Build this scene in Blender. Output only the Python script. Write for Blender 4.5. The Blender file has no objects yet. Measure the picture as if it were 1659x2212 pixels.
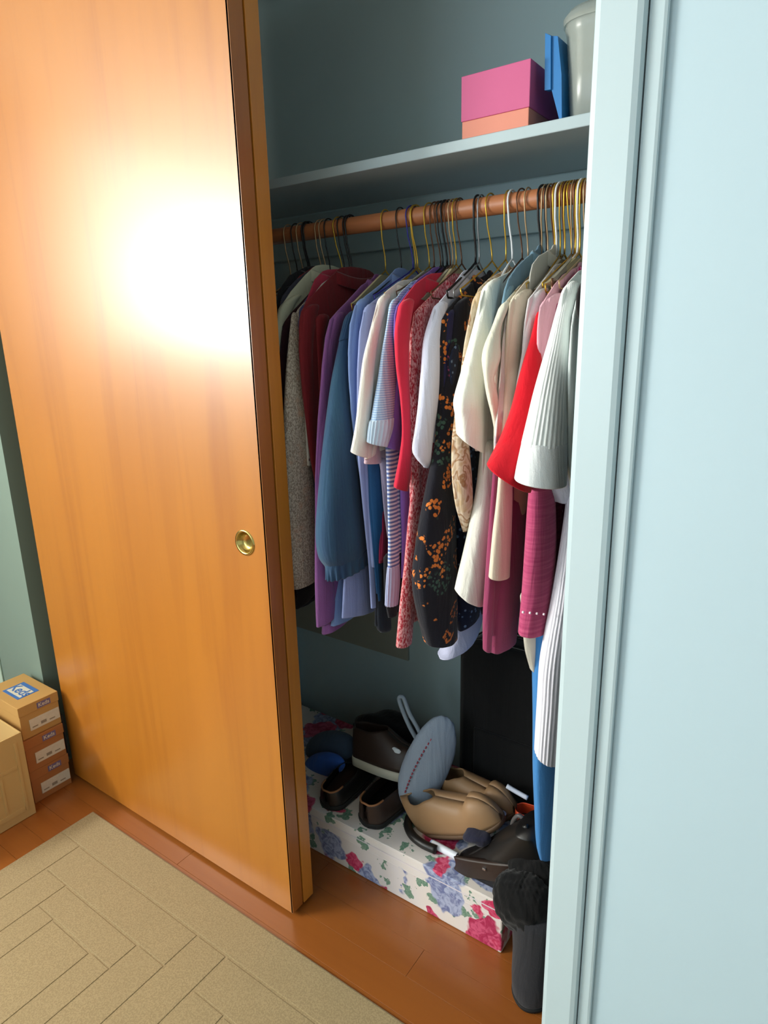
import bpy, bmesh, math, random
import numpy as np
from mathutils import Vector, Matrix
random.seed(7); rng = np.random.default_rng(7)
S = bpy.context.scene; COL = S.collection
PI = math.pi
# ---------------------------------------------------------------- camera (calibrated from the photograph)
F, PX, PY = 1410.013, 829.5, 1106.0
YAW, PITCH, ROLL = 0.61708893, 0.26266845, 0.02286076
O = np.array([0.0, -0.962, 1.45])
_f = np.array([-math.sin(YAW)*math.cos(PITCH), math.cos(YAW)*math.cos(PITCH), -math.sin(PITCH)])
_r0 = np.array([math.cos(YAW), math.sin(YAW), 0.0]); _d0 = np.cross(_f, _r0)
_r = _r0*math.cos(ROLL)+_d0*math.sin(ROLL); _d = -_r0*math.sin(ROLL)+_d0*math.cos(ROLL)
cd = bpy.data.cameras.new('camera'); cam = bpy.data.objects.new('camera', cd); COL.objects.link(cam)
cd.sensor_fit = 'VERTICAL'; cd.sensor_height = 24; cd.sensor_width = 18; cd.lens = F/2212*24; cd.clip_start = 0.02
M = Matrix.Identity(4)
for i in range(3):
    M[i][0], M[i][1], M[i][2], M[i][3] = _r[i], -_d[i], -_f[i], O[i]
cam.matrix_world = M; S.camera = cam
# ---------------------------------------------------------------- world, lights, exposure
w = bpy.data.worlds.new('sky'); S.world = w; w.use_nodes = True
w.node_tree.nodes['Background'].inputs[0].default_value = (0.75, 0.88, 1, 1); w.node_tree.nodes['Background'].inputs[1].default_value = 1.0
S.view_settings.view_transform = 'Standard'; S.view_settings.look = 'None'; S.view_settings.gamma = 1
S.view_settings.exposure = 0.0; S.view_settings.use_curve_mapping = False
WX, WY0, WY1, WZ0, WZ1 = -3.05, -2.85, -1.05, 1.45, 2.37      # left-wall window, enlarged to hold the added fill light
def area(name, loc, direction, sx, sy, power, col):
    l = bpy.data.lights.new(name, 'AREA'); l.shape = 'RECTANGLE'; l.size = sx; l.size_y = sy; l.energy = power; l.color = col
    o = bpy.data.objects.new(name, l); COL.objects.link(o); o.location = loc
    o.rotation_euler = Vector(direction).to_track_quat('-Z', 'Y').to_euler(); return o
area('door_fill_light', (WX+0.02, (WY0+WY1)/2, (WZ0+WZ1)/2), (1, 0, 0), abs(WY1-WY0), WZ1-WZ0, 46, (1.0, 0.95, 0.80))  # broad warm fill, added around the sky patch to brighten the door
area('window_open_sky', (WX+0.03, -2.165, 1.745), (1, 0, 0), 1.16, .36, 112, (0.98, 0.99, .95))
area('back_fill_light', (-1.7, -3.17, 1.5), (0, 1, 0), 1.4, 1.2, 20, (0.74, 0.89, 1.0))  # cool fill light added behind the camera, no known window there
# ---------------------------------------------------------------- back-projection of photograph pixels into the room
def ray(x, y): return _r*(x-PX)/F + _d*(y-PY)/F + _f
def onX(x, y, X): d = ray(x, y); return O + d*(X-O[0])/d[0]
def onY(x, y, Y): d = ray(x, y); return O + d*(Y-O[1])/d[1]
def onZ(x, y, Z): d = ray(x, y); return O + d*(Z-O[2])/d[2]
# ---------------------------------------------------------------- object helpers
def tag(o, label=None, cat=None, group=None, kind=None):
    if label: o['label'] = label
    if cat: o['category'] = cat
    if group: o['group'] = group
    if kind: o['kind'] = kind
    return o
def thing(name, label, cat, loc, group=None):
    o = bpy.data.objects.new(name, None); COL.objects.link(o); o.location = tuple(float(v) for v in loc); o.empty_display_size = .03
    return tag(o, label, cat, group)
def wloc(o):
    v = Vector((0, 0, 0))
    while o is not None: v = v + Vector(o.location); o = o.parent
    return v
def mesh(name, V, Fc, m, parent=None, smooth=True, loc=None):
    """world-space vertices; the object's origin goes to loc (or 0 under a parent)"""
    me = bpy.data.meshes.new(name); o = bpy.data.objects.new(name, me); COL.objects.link(o)
    base = Vector((0, 0, 0))
    if parent is not None: o.parent = parent; base = wloc(parent)
    elif loc is not None: o.location = tuple(float(v) for v in loc); base = Vector(loc)
    V = np.asarray(V, float) - np.array(base)
    me.from_pydata([tuple(v) for v in V], [], [tuple(int(i) for i in f) for f in Fc]); me.update()
    bm = bmesh.new(); bm.from_mesh(me); bmesh.ops.recalc_face_normals(bm, faces=bm.faces); bm.to_mesh(me); bm.free()
    if smooth: me.polygons.foreach_set('use_smooth', [True]*len(me.polygons))
    me.materials.append(m); return o
class MB:
    def __init__(s): s.V = []; s.F = []
    def add(s, V, Fc):
        n = len(s.V); s.V += [tuple(v) for v in V]; s.F += [tuple(i+n for i in f) for f in Fc]; return s
    def box(s, a, b, bev=0.0, T=None):
        a = np.minimum(a, b) if not isinstance(a, str) else a
        bm = bmesh.new(); bmesh.ops.create_cube(bm, size=1)
        a = np.array(a, float); b = np.array(b, float); b = np.maximum(a, b)
        return s._fin(bm, (a+b)/2, np.abs(b-a), bev, T)
    def cbox(s, c, size, bev=0.0, T=None):
        bm = bmesh.new(); bmesh.ops.create_cube(bm, size=1); return s._fin(bm, np.array(c, float), np.array(size, float), bev, T)
    def _fin(s, bm, c, sz, bev, T):
        for v in bm.verts: v.co = Vector((v.co.x*sz[0]+c[0], v.co.y*sz[1]+c[1], v.co.z*sz[2]+c[2]))
        if bev > 0: bmesh.ops.bevel(bm, geom=list(bm.edges), offset=bev, segments=2, affect='EDGES', profile=.5)
        if T is not None: bmesh.ops.transform(bm, matrix=T, verts=bm.verts)
        bm.verts.ensure_lookup_table(); bm.verts.index_update()
        s.add([tuple(v.co) for v in bm.verts], [[v.index for v in f.verts] for f in bm.faces]); bm.free(); return s
    def tube(s, P, r, n=8, caps=True):
        P = [np.array(p, float) for p in P]; rings = []; prev = None
        for i, p in enumerate(P):
            t = P[min(i+1, len(P)-1)]-P[max(i-1, 0)]; t = t/(np.linalg.norm(t)+1e-12)
            if prev is None:
                a = np.cross(t, [0, 0, 1.0]); 
                if np.linalg.norm(a) < .1: a = np.cross(t, [1.0, 0, 0])
            else: a = prev - t*np.dot(prev, t)
            a /= np.linalg.norm(a); prev = a; b = np.cross(t, a); rr = r[i] if hasattr(r, '__len__') else r
            rings.append([p + rr*(a*math.cos(2*PI*k/n)+b*math.sin(2*PI*k/n)) for k in range(n)])
        V, Fc = loft(rings, caps, caps); return s.add(V, Fc)
    def build(s, name, m, parent=None, smooth=False, loc=None): return mesh(name, s.V, s.F, m, parent, smooth, loc)
def loft(rings, cap0=True, cap1=True):
    n = len(rings[0]); V = [tuple(p) for r in rings for p in r]; Fc = []
    for i in range(len(rings)-1):
        for k in range(n):
            a, b = i*n+k, i*n+(k+1) % n; Fc.append((a, b, b+n, a+n))
    if cap0: V.append(tuple(np.mean(np.array(rings[0]), 0))); c = len(V)-1; Fc += [(c, (k+1) % n, k) for k in range(n)]
    if cap1:
        V.append(tuple(np.mean(np.array(rings[-1]), 0))); c = len(V)-1; o = (len(rings)-1)*n
        Fc += [(c, o+k, o+(k+1) % n) for k in range(n)]
    return V, Fc
def spline(P, m):
    """Catmull-Rom through rows of numbers, m samples per span"""
    P = np.array(P, float); out = []
    for i in range(len(P)-1):
        p0, p1, p2, p3 = P[max(i-1, 0)], P[i], P[i+1], P[min(i+2, len(P)-1)]
        for k in range(m):
            t = k/m; out.append(.5*((2*p1)+(-p0+p2)*t+(2*p0-5*p1+4*p2-p3)*t*t+(-p0+3*p1-3*p2+p3)*t**3))
    out.append(P[-1]); return np.array(out)
# ---------------------------------------------------------------- materials
def lin(c): return tuple(((v/255)/12.92 if v/255 <= .04045 else ((v/255+.055)/1.055)**2.4) for v in c)
def new_mat(name):
    m = bpy.data.materials.new(name); m.use_nodes = True; nt = m.node_tree; b = nt.nodes['Principled BSDF']; return m, nt, b
def node(nt, t, **kw):
    n = nt.nodes.new(t)
    for k, v in kw.items():
        if k.startswith('i_'): n.inputs[int(k[2:]) if k[2:].isdigit() else k[2:].replace('_', ' ')].default_value = v
        else: setattr(n, k, v)
    return n
def mixc(nt, fac, a, b):
    n = nt.nodes.new('ShaderNodeMix'); n.data_type = 'RGBA'
    for s, v in ((0, fac), (6, a), (7, b)):
        if isinstance(v, (tuple, list)): n.inputs[s].default_value = (*v[:3], 1)
        elif isinstance(v, (int, float)): n.inputs[s].default_value = v
        else: nt.links.new(v, n.inputs[s])
    return n.outputs[2]
def coords(nt, scale=(1, 1, 1), rot=(0, 0, 0), which='Object'):
    tc = nt.nodes.new('ShaderNodeTexCoord'); mp = nt.nodes.new('ShaderNodeMapping')
    mp.inputs['Scale'].default_value = scale; mp.inputs['Rotation'].default_value = rot
    nt.links.new(tc.outputs[which], mp.inputs[0]); return mp.outputs[0]
def noise(nt, vec, scale, detail=3, rough=.5, dist=0):
    n = node(nt, 'ShaderNodeTexNoise'); n.inputs['Scale'].default_value = scale; n.inputs['Detail'].default_value = detail
    n.inputs['Roughness'].default_value = rough; n.inputs['Distortion'].default_value = dist; nt.links.new(vec, n.inputs['Vector']); return n.outputs['Fac']
def ramp(nt, fac, stops):
    n = nt.nodes.new('ShaderNodeValToRGB'); e = n.color_ramp.elements
    while len(e) < len(stops): e.new(.5)
    for k, (p, c) in enumerate(stops): e[k].position = p; e[k].color = (*c[:3], 1)
    nt.links.new(fac, n.inputs[0]); return n.outputs[0]
def bump(nt, b, h, strength=.2, dist=.002):
    n = node(nt, 'ShaderNodeBump'); n.inputs['Strength'].default_value = strength; n.inputs['Distance'].default_value = dist
    nt.links.new(h, n.inputs['Height']); nt.links.new(n.outputs[0], b.inputs['Normal'])
def math_n(nt, op, a, b=None):
    n = node(nt, 'ShaderNodeMath', operation=op)
    for i, v in enumerate((a, b)):
        if v is None: continue
        if isinstance(v, (int, float)): n.inputs[i].default_value = v
        else: nt.links.new(v, n.inputs[i])
    return n.outputs[0]
def plain(name, c, rough=.6, metal=0, coat=0, var=.06, nscale=6, bstr=0, spec=.5):
    m, nt, b = new_mat(name); c = lin(c); v = coords(nt); f = noise(nt, v, nscale)
    col = mixc(nt, f, tuple(x*(1-var) for x in c), tuple(min(1, x*(1+var)) for x in c))
    nt.links.new(col, b.inputs['Base Color']); b.inputs['Roughness'].default_value = rough; b.inputs['Metallic'].default_value = metal
    b.inputs['Coat Weight'].default_value = coat; b.inputs['Coat Roughness'].default_value = .15; b.inputs['Specular IOR Level'].default_value = spec
    if bstr: bump(nt, b, noise(nt, v, nscale*30, 4), bstr, .001)
    return m
def wood(name, c1, c2, axis, rough=.3, coat=.6, coatr=.12, knots=True, scale=1.0):
    m, nt, b = new_mat(name); sc = [9*scale]*3; sc[axis] = .55*scale; v = coords(nt, tuple(sc))
    g = noise(nt, v, 1.6, 5, .55, .6); v2 = coords(nt, tuple(1.6 if i != axis else .7 for i in range(3)))
    big = noise(nt, v2, 1.3, 2, .5, .8)
    col = ramp(nt, g, [(.25, tuple(.5*(x+y) for x, y in zip(lin(c1), lin(c2)))), (.5, lin(c1)), (.8, tuple(min(1, x*1.06) for x in lin(c1)))])
    col = mixc(nt, math_n(nt, 'MULTIPLY', ramp(nt, big, [(.42, (0, 0, 0)), (.75, (1, 1, 1))]), .35), col, lin(c2))
    if knots:
        vo = node(nt, 'ShaderNodeTexVoronoi'); vo.inputs['Scale'].default_value = 1.25; nt.links.new(coords(nt, (1, 1, .8)), vo.inputs[0])
        k = ramp(nt, vo.outputs['Distance'], [(.03, (.6, .6, .6)), (.11, (0, 0, 0))]); col = mixc(nt, k, col, tuple(x*.55 for x in lin(c2)))
    nt.links.new(col, b.inputs['Base Color']); b.inputs['Roughness'].default_value = rough
    b.inputs['Coat Weight'].default_value = coat; b.inputs['Coat Roughness'].default_value = coatr; return m
def fabric(name, c, pat='plain', c2=None, c3=None, rough=.9, var=.12, scale=1.0, fold=.010):
    m, nt, b = new_mat(name); L = lin(c); v = coords(nt); L2 = lin(c2) if c2 else None; L3 = lin(c3) if c3 else None
    f = noise(nt, v, 9, 3); col = mixc(nt, f, tuple(x*(1-var) for x in L), tuple(min(1, x*(1+var)) for x in L)); h = noise(nt, v, 420, 2); foldn = noise(nt, coords(nt, (30, 26, 2.6)), 1.0, 3, .6, .6)
    if pat == 'stripe':                                  # bands across the sleeve
        wv = node(nt, 'ShaderNodeTexWave', wave_type='BANDS', bands_direction='Z'); wv.inputs['Scale'].default_value = 26*scale
        wv.inputs['Distortion'].default_value = .6; nt.links.new(v, wv.inputs[0])
        col = mixc(nt, ramp(nt, wv.outputs['Fac'], [(.42, (0, 0, 0)), (.55, (1, 1, 1))]), col, L2)
    if pat in ('tweed', 'heather'):
        n1 = noise(nt, coords(nt, (1, 1, .38) if pat == 'tweed' else (1, 1, .7), (.5, 0, 0)), (330 if pat == 'tweed' else 330)*scale, 3, .7)
        col = mixc(nt, ramp(nt, n1, [(.44, (0, 0, 0)), (.56, (1, 1, 1))]), col, L2)
        if L3:
            n2 = noise(nt, v, 26*scale, 3, .7); col = mixc(nt, ramp(nt, n2, [(.55, (0, 0, 0)), (.72, (.75, .75, .75))]), col, L3)
        h = n1
    if pat == 'slub':
        n1 = noise(nt, coords(nt, (3, 3, 60)), 3*scale, 3, .6); col = mixc(nt, ramp(nt, n1, [(.4, (0, 0, 0)), (.7, (.8, .8, .8))]), col, L2); h = n1
    if pat == 'denim':
        n1 = noise(nt, coords(nt, (1, 1, .25)), 330, 3, .7); n2 = noise(nt, coords(nt, (14, 9, 1.2)), 1.2, 3)
        col = mixc(nt, n1, col, L2); col = mixc(nt, ramp(nt, n2, [(.35, (.7, .7, .7)), (.65, (0, 0, 0))]), col, L3); h = n1
    if pat in ('floral', 'speck', 'paisley'):
        if pat == 'floral':
            clus = noise(nt, coords(nt), 21*scale, 1); vo = node(nt, 'ShaderNodeTexVoronoi'); vo.inputs['Scale'].default_value = 115*scale; nt.links.new(coords(nt), vo.inputs[0])
            pet = ramp(nt, vo.outputs['Distance'], [(.42, (1, 1, 1)), (.5, (0, 0, 0))]); msk = ramp(nt, clus, [(.57, (0, 0, 0)), (.585, (1, 1, 1))])
            msk2 = ramp(nt, noise(nt, coords(nt, (1, 1, 1), (.3, .9, .2)), 11*scale, 1), [(.60, (0, 0, 0)), (.62, (1, 1, 1))])
            col = mixc(nt, math_n(nt, 'MULTIPLY', pet, msk2), col, L3); col = mixc(nt, math_n(nt, 'MULTIPLY', pet, msk), col, L2)
        elif pat == 'speck':
            vo = node(nt, 'ShaderNodeTexVoronoi'); vo.inputs['Scale'].default_value = 75*scale; nt.links.new(coords(nt), vo.inputs[0])
            col = mixc(nt, ramp(nt, vo.outputs['Distance'], [(.2, (1, 1, 1)), (.3, (0, 0, 0))]), col, L2)
        else:
            n1 = noise(nt, v, 14*scale, 2, .5, 2.2); col = ramp(nt, n1, [(.36, L), (.46, L2), (.52, L3 or L), (.6, L2), (.7, L)])
    nt.links.new(col, b.inputs['Base Color']); b.inputs['Roughness'].default_value = rough; b.inputs['Sheen Weight'].default_value = .15
    b.inputs['Specular IOR Level'].default_value = .25; 
    b1 = node(nt, 'ShaderNodeBump'); b1.inputs['Strength'].default_value = .45; b1.inputs['Distance'].default_value = fold; nt.links.new(foldn, b1.inputs['Height'])
    b2 = node(nt, 'ShaderNodeBump'); b2.inputs['Strength'].default_value = .35; b2.inputs['Distance'].default_value = .0012; nt.links.new(h, b2.inputs['Height']); nt.links.new(b1.outputs[0], b2.inputs['Normal']); nt.links.new(b2.outputs[0], b.inputs['Normal']); return m
# ---------------------------------------------------------------- the setting
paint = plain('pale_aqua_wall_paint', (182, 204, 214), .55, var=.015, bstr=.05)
paint_l = plain('shaded_left_wall_paint', (116, 132, 120), .6, var=.015, bstr=.05)  # wall paint darkened to stand in for dimmer light on the left
paint_in = plain('blue_grey_closet_paint', (176, 198, 202), .6, var=.02, bstr=.05)
paint_trim = plain('gloss_white_trim_paint', (186, 204, 210), .35, var=.01)
white = plain('white_ceiling_paint', (222, 222, 214), .8, var=.01)
DX0, DX1 = -2.13, -0.327         # clear opening of the closet
ZC = 2.44
def slab(name, a, b, m, kind='structure', bev=0, label=None): return tag(MB().box(a, b, bev).build(name, m), label, kind=kind)
def wall_with_hole(name, axis, p0, p1, u0, u1, hu0, hu1, hz0, hz1, m, kind='structure'):
    mb = MB()
    def b(ua, ub, za, zb):
        if ub-ua < 1e-4 or zb-za < 1e-4: return
        if axis == 'x': mb.box((p0, ua, za), (p1, ub, zb))
        else: mb.box((ua, p0, za), (ub, p1, zb))
    b(u0, hu0, 0, ZC); b(hu1, u1, 0, ZC); b(hu0, hu1, hz1, ZC); b(hu0, hu1, 0, hz0)
    return tag(mb.build(name, m), kind=kind)
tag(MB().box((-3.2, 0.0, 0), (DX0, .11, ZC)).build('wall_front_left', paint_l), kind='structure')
tag(MB().box((DX1, 0.0, 0), (1.75, .11, ZC)).box((DX0, 0.0, 2.36), (DX1, .11, ZC)).build('wall_front_right', paint), kind='structure')
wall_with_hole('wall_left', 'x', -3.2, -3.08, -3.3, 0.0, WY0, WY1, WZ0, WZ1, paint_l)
wall_with_hole('wall_back', 'y', -3.32, -3.2, -3.2, 1.75, -2.4, -1.0, .9, 2.1, paint)
slab('wall_right', (1.65, -3.2, 0), (1.75, 0, ZC), paint)
slab('ceiling', (-3.2, -3.32, ZC), (1.75, 0.85, ZC+.08), white)
slab('wall_closet_back', (-2.35, .65, 0), (-.1, .75, ZC), paint_in)
slab('wall_closet_right', (-.2, .11, 0), (-.1, .65, ZC), paint_in)
slab('wall_closet_left', (-2.35, .11, 0), (-2.25, .65, ZC), paint_in)
# window frames: left one mirrored in the varnished door, back one added for fill
def window(name, axis, p, u0, u1, z0, z1, bars):
    mb = MB()
    def bar(ua, ub, za, zb):
        if axis == 'x': mb.box((p-.05, ua, za), (p+.03, ub, zb), .004)
        else: mb.box((ua, p-.05, za), (ub, p+.03, zb), .004)
    bar(u0-.06, u0, z0-.06, z1+.06); bar(u1, u1+.06, z0-.06, z1+.06); bar(u0, u1, z0-.06, z0); bar(u0, u1, z1, z1+.06)
    tag(mb.build(name, paint_trim), kind='structure')
window('window_1', 'x', -3.08, WY0, WY1, WZ0, WZ1, 0)
window('added_window', 'y', -3.2, -2.4, -1.0, .9, 2.1, 1)  # unseen window added to carry the back fill light
# casing round the closet opening: a flat board with a rounded outer edge
def casing(name, x0, x1, z0, z1, m):
    return tag(MB().box((x0, -.022, z0), (x1, .0, z1), .010).build(name, m), kind='structure')
casing('trim_1', DX1, -.262, 0, 2.43, paint_trim)
tag(MB().box((-.262, -.010, 0), (-.238, .0, 2.43), .005).build('trim_2', paint_trim), kind='structure')
casing('trim_3', -2.13, DX1, 2.36, 2.43, paint_trim)
tag(MB().box((DX1, 0, 0), (DX1+.018, .12, 2.36)).build('trim_4', paint_trim), kind='structure')
# floor: a slab and the boards one can see, each a board of its own
floor_m = wood('orange_varnished_floor', (150, 86, 34), (124, 64, 20), 0, .34, .5, .2, knots=False)
fl = slab('floor', (-3.2, -3.32, -.06), (1.75, .75, -.0122), plain('dark_floor_underlay', (120, 62, 25), .5))
bw = .083; y = -1.30; row = 0; meshes = {}
while y < .64:
    xs = -3.0 + (row*0.53) % 1.1; edges = [-3.05]; 
    while xs < .9: edges.append(xs) if xs > -2.95 else None; xs += 1.35+.2*((row*7) % 3)
    edges.append(.95); y1 = min(y+bw, .65)
    for a, b2 in zip(edges[:-1], edges[1:]):
        L = b2-a-.0005
        o = MB().box((a, y+.00025, -.012), (a+L, y1-.00025, 0), .0006).build('plank', floor_m, fl)
    y += bw; row += 1
# rest of the floor behind the camera, in the same boards
slab('floor_2', (-3.2, -3.2, -.0121), (1.75, -1.301, 0), floor_m)
# baseboard on the right wall section (below the frame) and left
slab('baseboard_left', (-3.1, -.014, 0), (-2.135, 0, .085), paint_trim, bev=.003)
slab('baseboard_right', (-.24, -.014, 0), (1.65, 0, .085), paint_trim, bev=.003)
tag(MB().box((-2.80, -.006, .086), (-2.432, 0, ZC-.002), .002).build('trim_9', plain('light_sage_board', (176, 194, 176), .6)), kind='structure')
# header track for the doors, floor guide
# access panel and batten on the closet's back wall
pan_m = plain('grey_painted_board', (150, 152, 140), .7, var=.04)
tag(MB().box((-1.60, .640, .432), (-1.055, .650, .95), .002).build('trim_5', pan_m), kind='structure')
tag(MB().box((-1.575, .60, 0), (-1.545, .65, 1.68), .003).build('trim_6', paint_in), kind='structure')
# cleat under the shelf
tag(MB().box((-2.25, .628, 1.682), (-.2, .65, 1.772), .003).build('trim_7', paint_in), kind='structure')
tag(MB().box((-2.25, .612, 1.772), (-.2, .65, 1.80), .004).build('trim_8', paint_in), kind='structure')
# ---------------------------------------------------------------- closet doors, shelf and rod
doorw = wood('golden_varnished_birch', (176, 108, 28), (148, 80, 18), 2, .27, 1.0, .42)
edgew = wood('brown_door_edge', (168, 98, 34), (140, 72, 22), 2, .4, .4, .2, knots=False, scale=2)
brass = plain('brass', (196, 170, 100), .22, metal=1)
def door(name, x0, x1, y0, y1, label, pull=None, em=edgew):
    t = thing(name, label, 'door', ((x0+x1)/2, (y0+y1)/2, .012))
    if pull:
        cx, cz, r = pull; bm = bmesh.new(); n = 40
        # slab with a round recess for the cup pull: front face with hole
        V = []; Fc = []; z0, z1 = .012, 2.34
        circ = [(cx+r*math.cos(2*PI*k/n), y0, cz+r*math.sin(2*PI*k/n)) for k in range(n)]
        rect = []
        for k in range(n):
            c, s = math.cos(2*PI*k/n), math.sin(2*PI*k/n); tt = []
            if c > 1e-9: tt.append((x1-cx)/c)
            if c < -1e-9: tt.append((x0-cx)/c)
            if s > 1e-9: tt.append((z1-cz)/s)
            if s < -1e-9: tt.append((z0-cz)/s)
            q = min(tt); rect.append((cx+q*c, y0, cz+q*s))
        V = circ+rect; Fc = [(k, (k+1) % n, n+(k+1) % n, n+k) for k in range(n)]
        for cn in ((x0, z0), (x0, z1), (x1, z0), (x1, z1)):
            a = math.atan2(cn[1]-cz, cn[0]-cx) % (2*PI); k = int(a/(2*PI)*n); V.append((cn[0], y0, cn[1])); Fc.append((n+k, n+(k+1) % n, len(V)-1))
        V += [(c[0], y0+.012, c[2]) for c in circ]; o2 = len(V)-n; Fc += [(k, (k+1) % n, o2+(k+1) % n, o2+k) for k in range(n)]
        mesh('face_panel', V, Fc, doorw, t, smooth=False)
        rings = []
        for rr, dd in ((r+.004, 0), (r+.003, -.0025), (r-.0005, -.003), (r-.003, -.001), (r-.005, .004), (r-.008, .009), (r*.5, .0115), (.002, .0118)):
            rings.append([(cx+rr*math.cos(2*PI*k/n), y0+dd, cz+rr*math.sin(2*PI*k/n)) for k in range(n)])
        V, Fc = loft(rings, False, True); o = mesh('finger_pull', V, Fc, brass, t); o['label'] = 'round recessed brass finger pull'
        MB().box((x0+.001, y0+.0125, z0), (x1-.006, y1, z1)).build('core_panel', doorw, t)
    else:
        MB().box((x0+.001, y0, .012), (x1-.006, y1, 2.34)).build('face_panel', doorw, t)
    o = MB().box((x1-.006, y0 if not pull else y0, .012), (x1, y1, 2.34), .0008).build('edge_band', em, t)
    return t
edgew2 = wood('amber_door_edge', (196, 124, 40), (170, 96, 28), 2, .4, .4, .2, knots=False, scale=2)
door('sliding_door', -2.02, -1.0, 0.0, .037, 'golden varnished plywood sliding closet door with round brass finger pull', (-1.068, 1.009, .0265))
door('sliding_door', -2.015, -.9995, .042, .078, 'second sliding closet door, only its amber edge showing behind the front door', None, edgew2)
sh_m = plain('pale_blue_grey_shelf_paint', (178, 196, 202), .5, var=.02)
tag(MB().box((-2.245, .30, 1.80), (-.205, .611, 1.821), .002).build('shelf', sh_m, loc=(-1.2, .45, 1.8)), 'pale painted closet shelf above the clothes rod', 'shelf')
RY, RZ, RR = .34, 1.700, .0185
rod_m = wood('reddish_dowel', (172, 108, 68), (138, 76, 44), 0, .5, .2, .3, knots=False, scale=2)
t = thing('clothes_rod', 'round reddish wooden clothes rod under the shelf, full of hangers', 'rod', (-1.2, RY, RZ))
MB().tube([(x, RY, RZ) for x in np.linspace(-2.24, -.21, 12)], RR, 28).build('pole', rod_m, t, smooth=True)
for xx in (-2.25, -.2):
    MB().tube([(xx, RY, RZ), (xx+(.014 if xx < -1 else -.014), RY, RZ)], .032, 24).build('rod_socket', paint_trim, t, smooth=False)
# ---------------------------------------------------------------- garments
_rv = lambda a, b: float(rng.uniform(a, b))
def hcomp(v): return np.array([v[0], v[1], 0.0])
def sleeve_rings(rows, X, k=.42, amp=.05, n=32, per=None, amax=.105, mirror=False, folds=(3, 5, 9), flare=0, ribs=0):
    if ribs: n = ribs*8
    rows = np.array(rows, float); m = per or 6; R = spline(rows, m); ph = [_rv(0, 6.28) for _ in range(4)]; rings = []; N = len(R)
    for i, (xl, yl, xr, yr) in enumerate(R):
        mx, my = (xl+xr)/2, (yl+yr)/2; C = onX(mx, my, X); dep = np.dot(C-O, _f)
        L = O+ray(xl, yl)*dep; Rr = O+ray(xr, yr)*dep; u = (Rr-L)/2; W = max(np.linalg.norm(u[:2]), .002); uz = u[2]
        v = hcomp(C-O); v /= np.linalg.norm(v); uh = np.array([v[1], -v[0], 0]); s, c = abs(uh[1]), abs(uh[0])
        kk = k; A = W/math.sqrt(s*s+kk*kk*c*c)
        if A > amax: A = amax; kk = math.sqrt(max((W/A)**2-s*s, .01))/c
        ring = []; t = i/max(1, N-1)
        for j in range(n):
            th = 2*PI*j/n
            fo = 1+amp*(.35+.65*t)*(.5*math.sin(folds[0]*th+ph[0]+1.2*t)+.35*math.sin(folds[1]*th+ph[1]-t)+.25*math.sin(folds[2]*th+ph[2]))
            if ribs: fo += .014*math.sin(ribs*th)
            off = np.array([kk*A*math.sin(th), A*math.cos(th), 0])*fo
            p = C+off; p[2] += uz*max(-1.15, min(1.15, np.dot(off, uh)/W)); ring.append(p)
        rings.append(ring)
    if mirror:
        for r in rings:
            for p in r: p[1] = min(2*RY-p[1], .632)
    return rings
def hollow(rings, up=.05):
    """close a cloth tube at its top, turn the hem inside so that it reads as an open end"""
    last = np.array(rings[-1]); c = last.mean(0); extra = []
    for s, dz in ((.985, -.0015), (.95, -.0005)):
        q = c+(last-c)*s; q[:, 2] += dz; extra.append([p for p in q])
    for s, k in ((.90, 1), (.86, 2), (.82, 4)):
        if len(rings) > k+3: r_ = np.array(rings[-1-k]); cc = r_.mean(0); extra.append([p for p in cc+(r_-cc)*s])
    first = np.array(rings[0]); c0 = first.mean(0); top = []
    for s, dz in ((.35, .009), (.8, .005)):
        q = c0+(first-c0)*s; q[:, 2] += dz; top.append([p for p in q])
    return loft(top+rings+extra, True, True)
def profile(pts, X):
    out = []
    for p in pts:
        if p[0] == 'w': out.append((p[1], p[2]))
        else: q = onX(p[0], p[1], X); out.append((q[1], q[2]))
    out[0] = (out[0][0], out[0][1]-.008)
    # keep z falling
    res = [out[0]]
    for q in out[1:]:
        if q[1] < res[-1][1]-.004: res.append(q)
        else: res[-1] = (min(res[-1][0], q[0]), res[-1][1])
    return res
def body_mesh(prof, X, T, n=44, amp=.006, hem_wave=.01):
    P = np.array(prof); z = P[:, 1]; ztop, zbot = z[0], z[-1]; K = max(14, int((ztop-zbot)/.018)); rings = []
    ph = [_rv(0, 6.28) for _ in range(4)]; zz = np.linspace(ztop, zbot, K); yf = np.interp(-zz, -z, P[:, 0])
    for i in range(K):
        a = yf[i]; b = min(2*RY-a, .628); b = max(b, a+.03); t = (ztop-zz[i])/max(.01, ztop-zbot)
        th_ = T*(.35+.65*min(1, (ztop-zz[i])/.12)); ring = []
        for j in range(n):
            q = 2*PI*j/n; cy, sx = math.cos(q), math.sin(q)
            Y = (a+b)/2+(b-a)/2*math.copysign(abs(cy)**.85, cy); xx = th_*math.copysign(abs(sx)**.6, sx)
            xx += amp*t*math.sin(Y*58+ph[0]+zz[i]*3)+amp*.5*t*math.sin(Y*131+ph[1])
            ring.append(np.array([X+xx, Y, zz[i]+hem_wave*t*t*t*math.sin(Y*33+ph[2])*.6]))
        rings.append(ring)
    return hollow(rings, .03)
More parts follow.
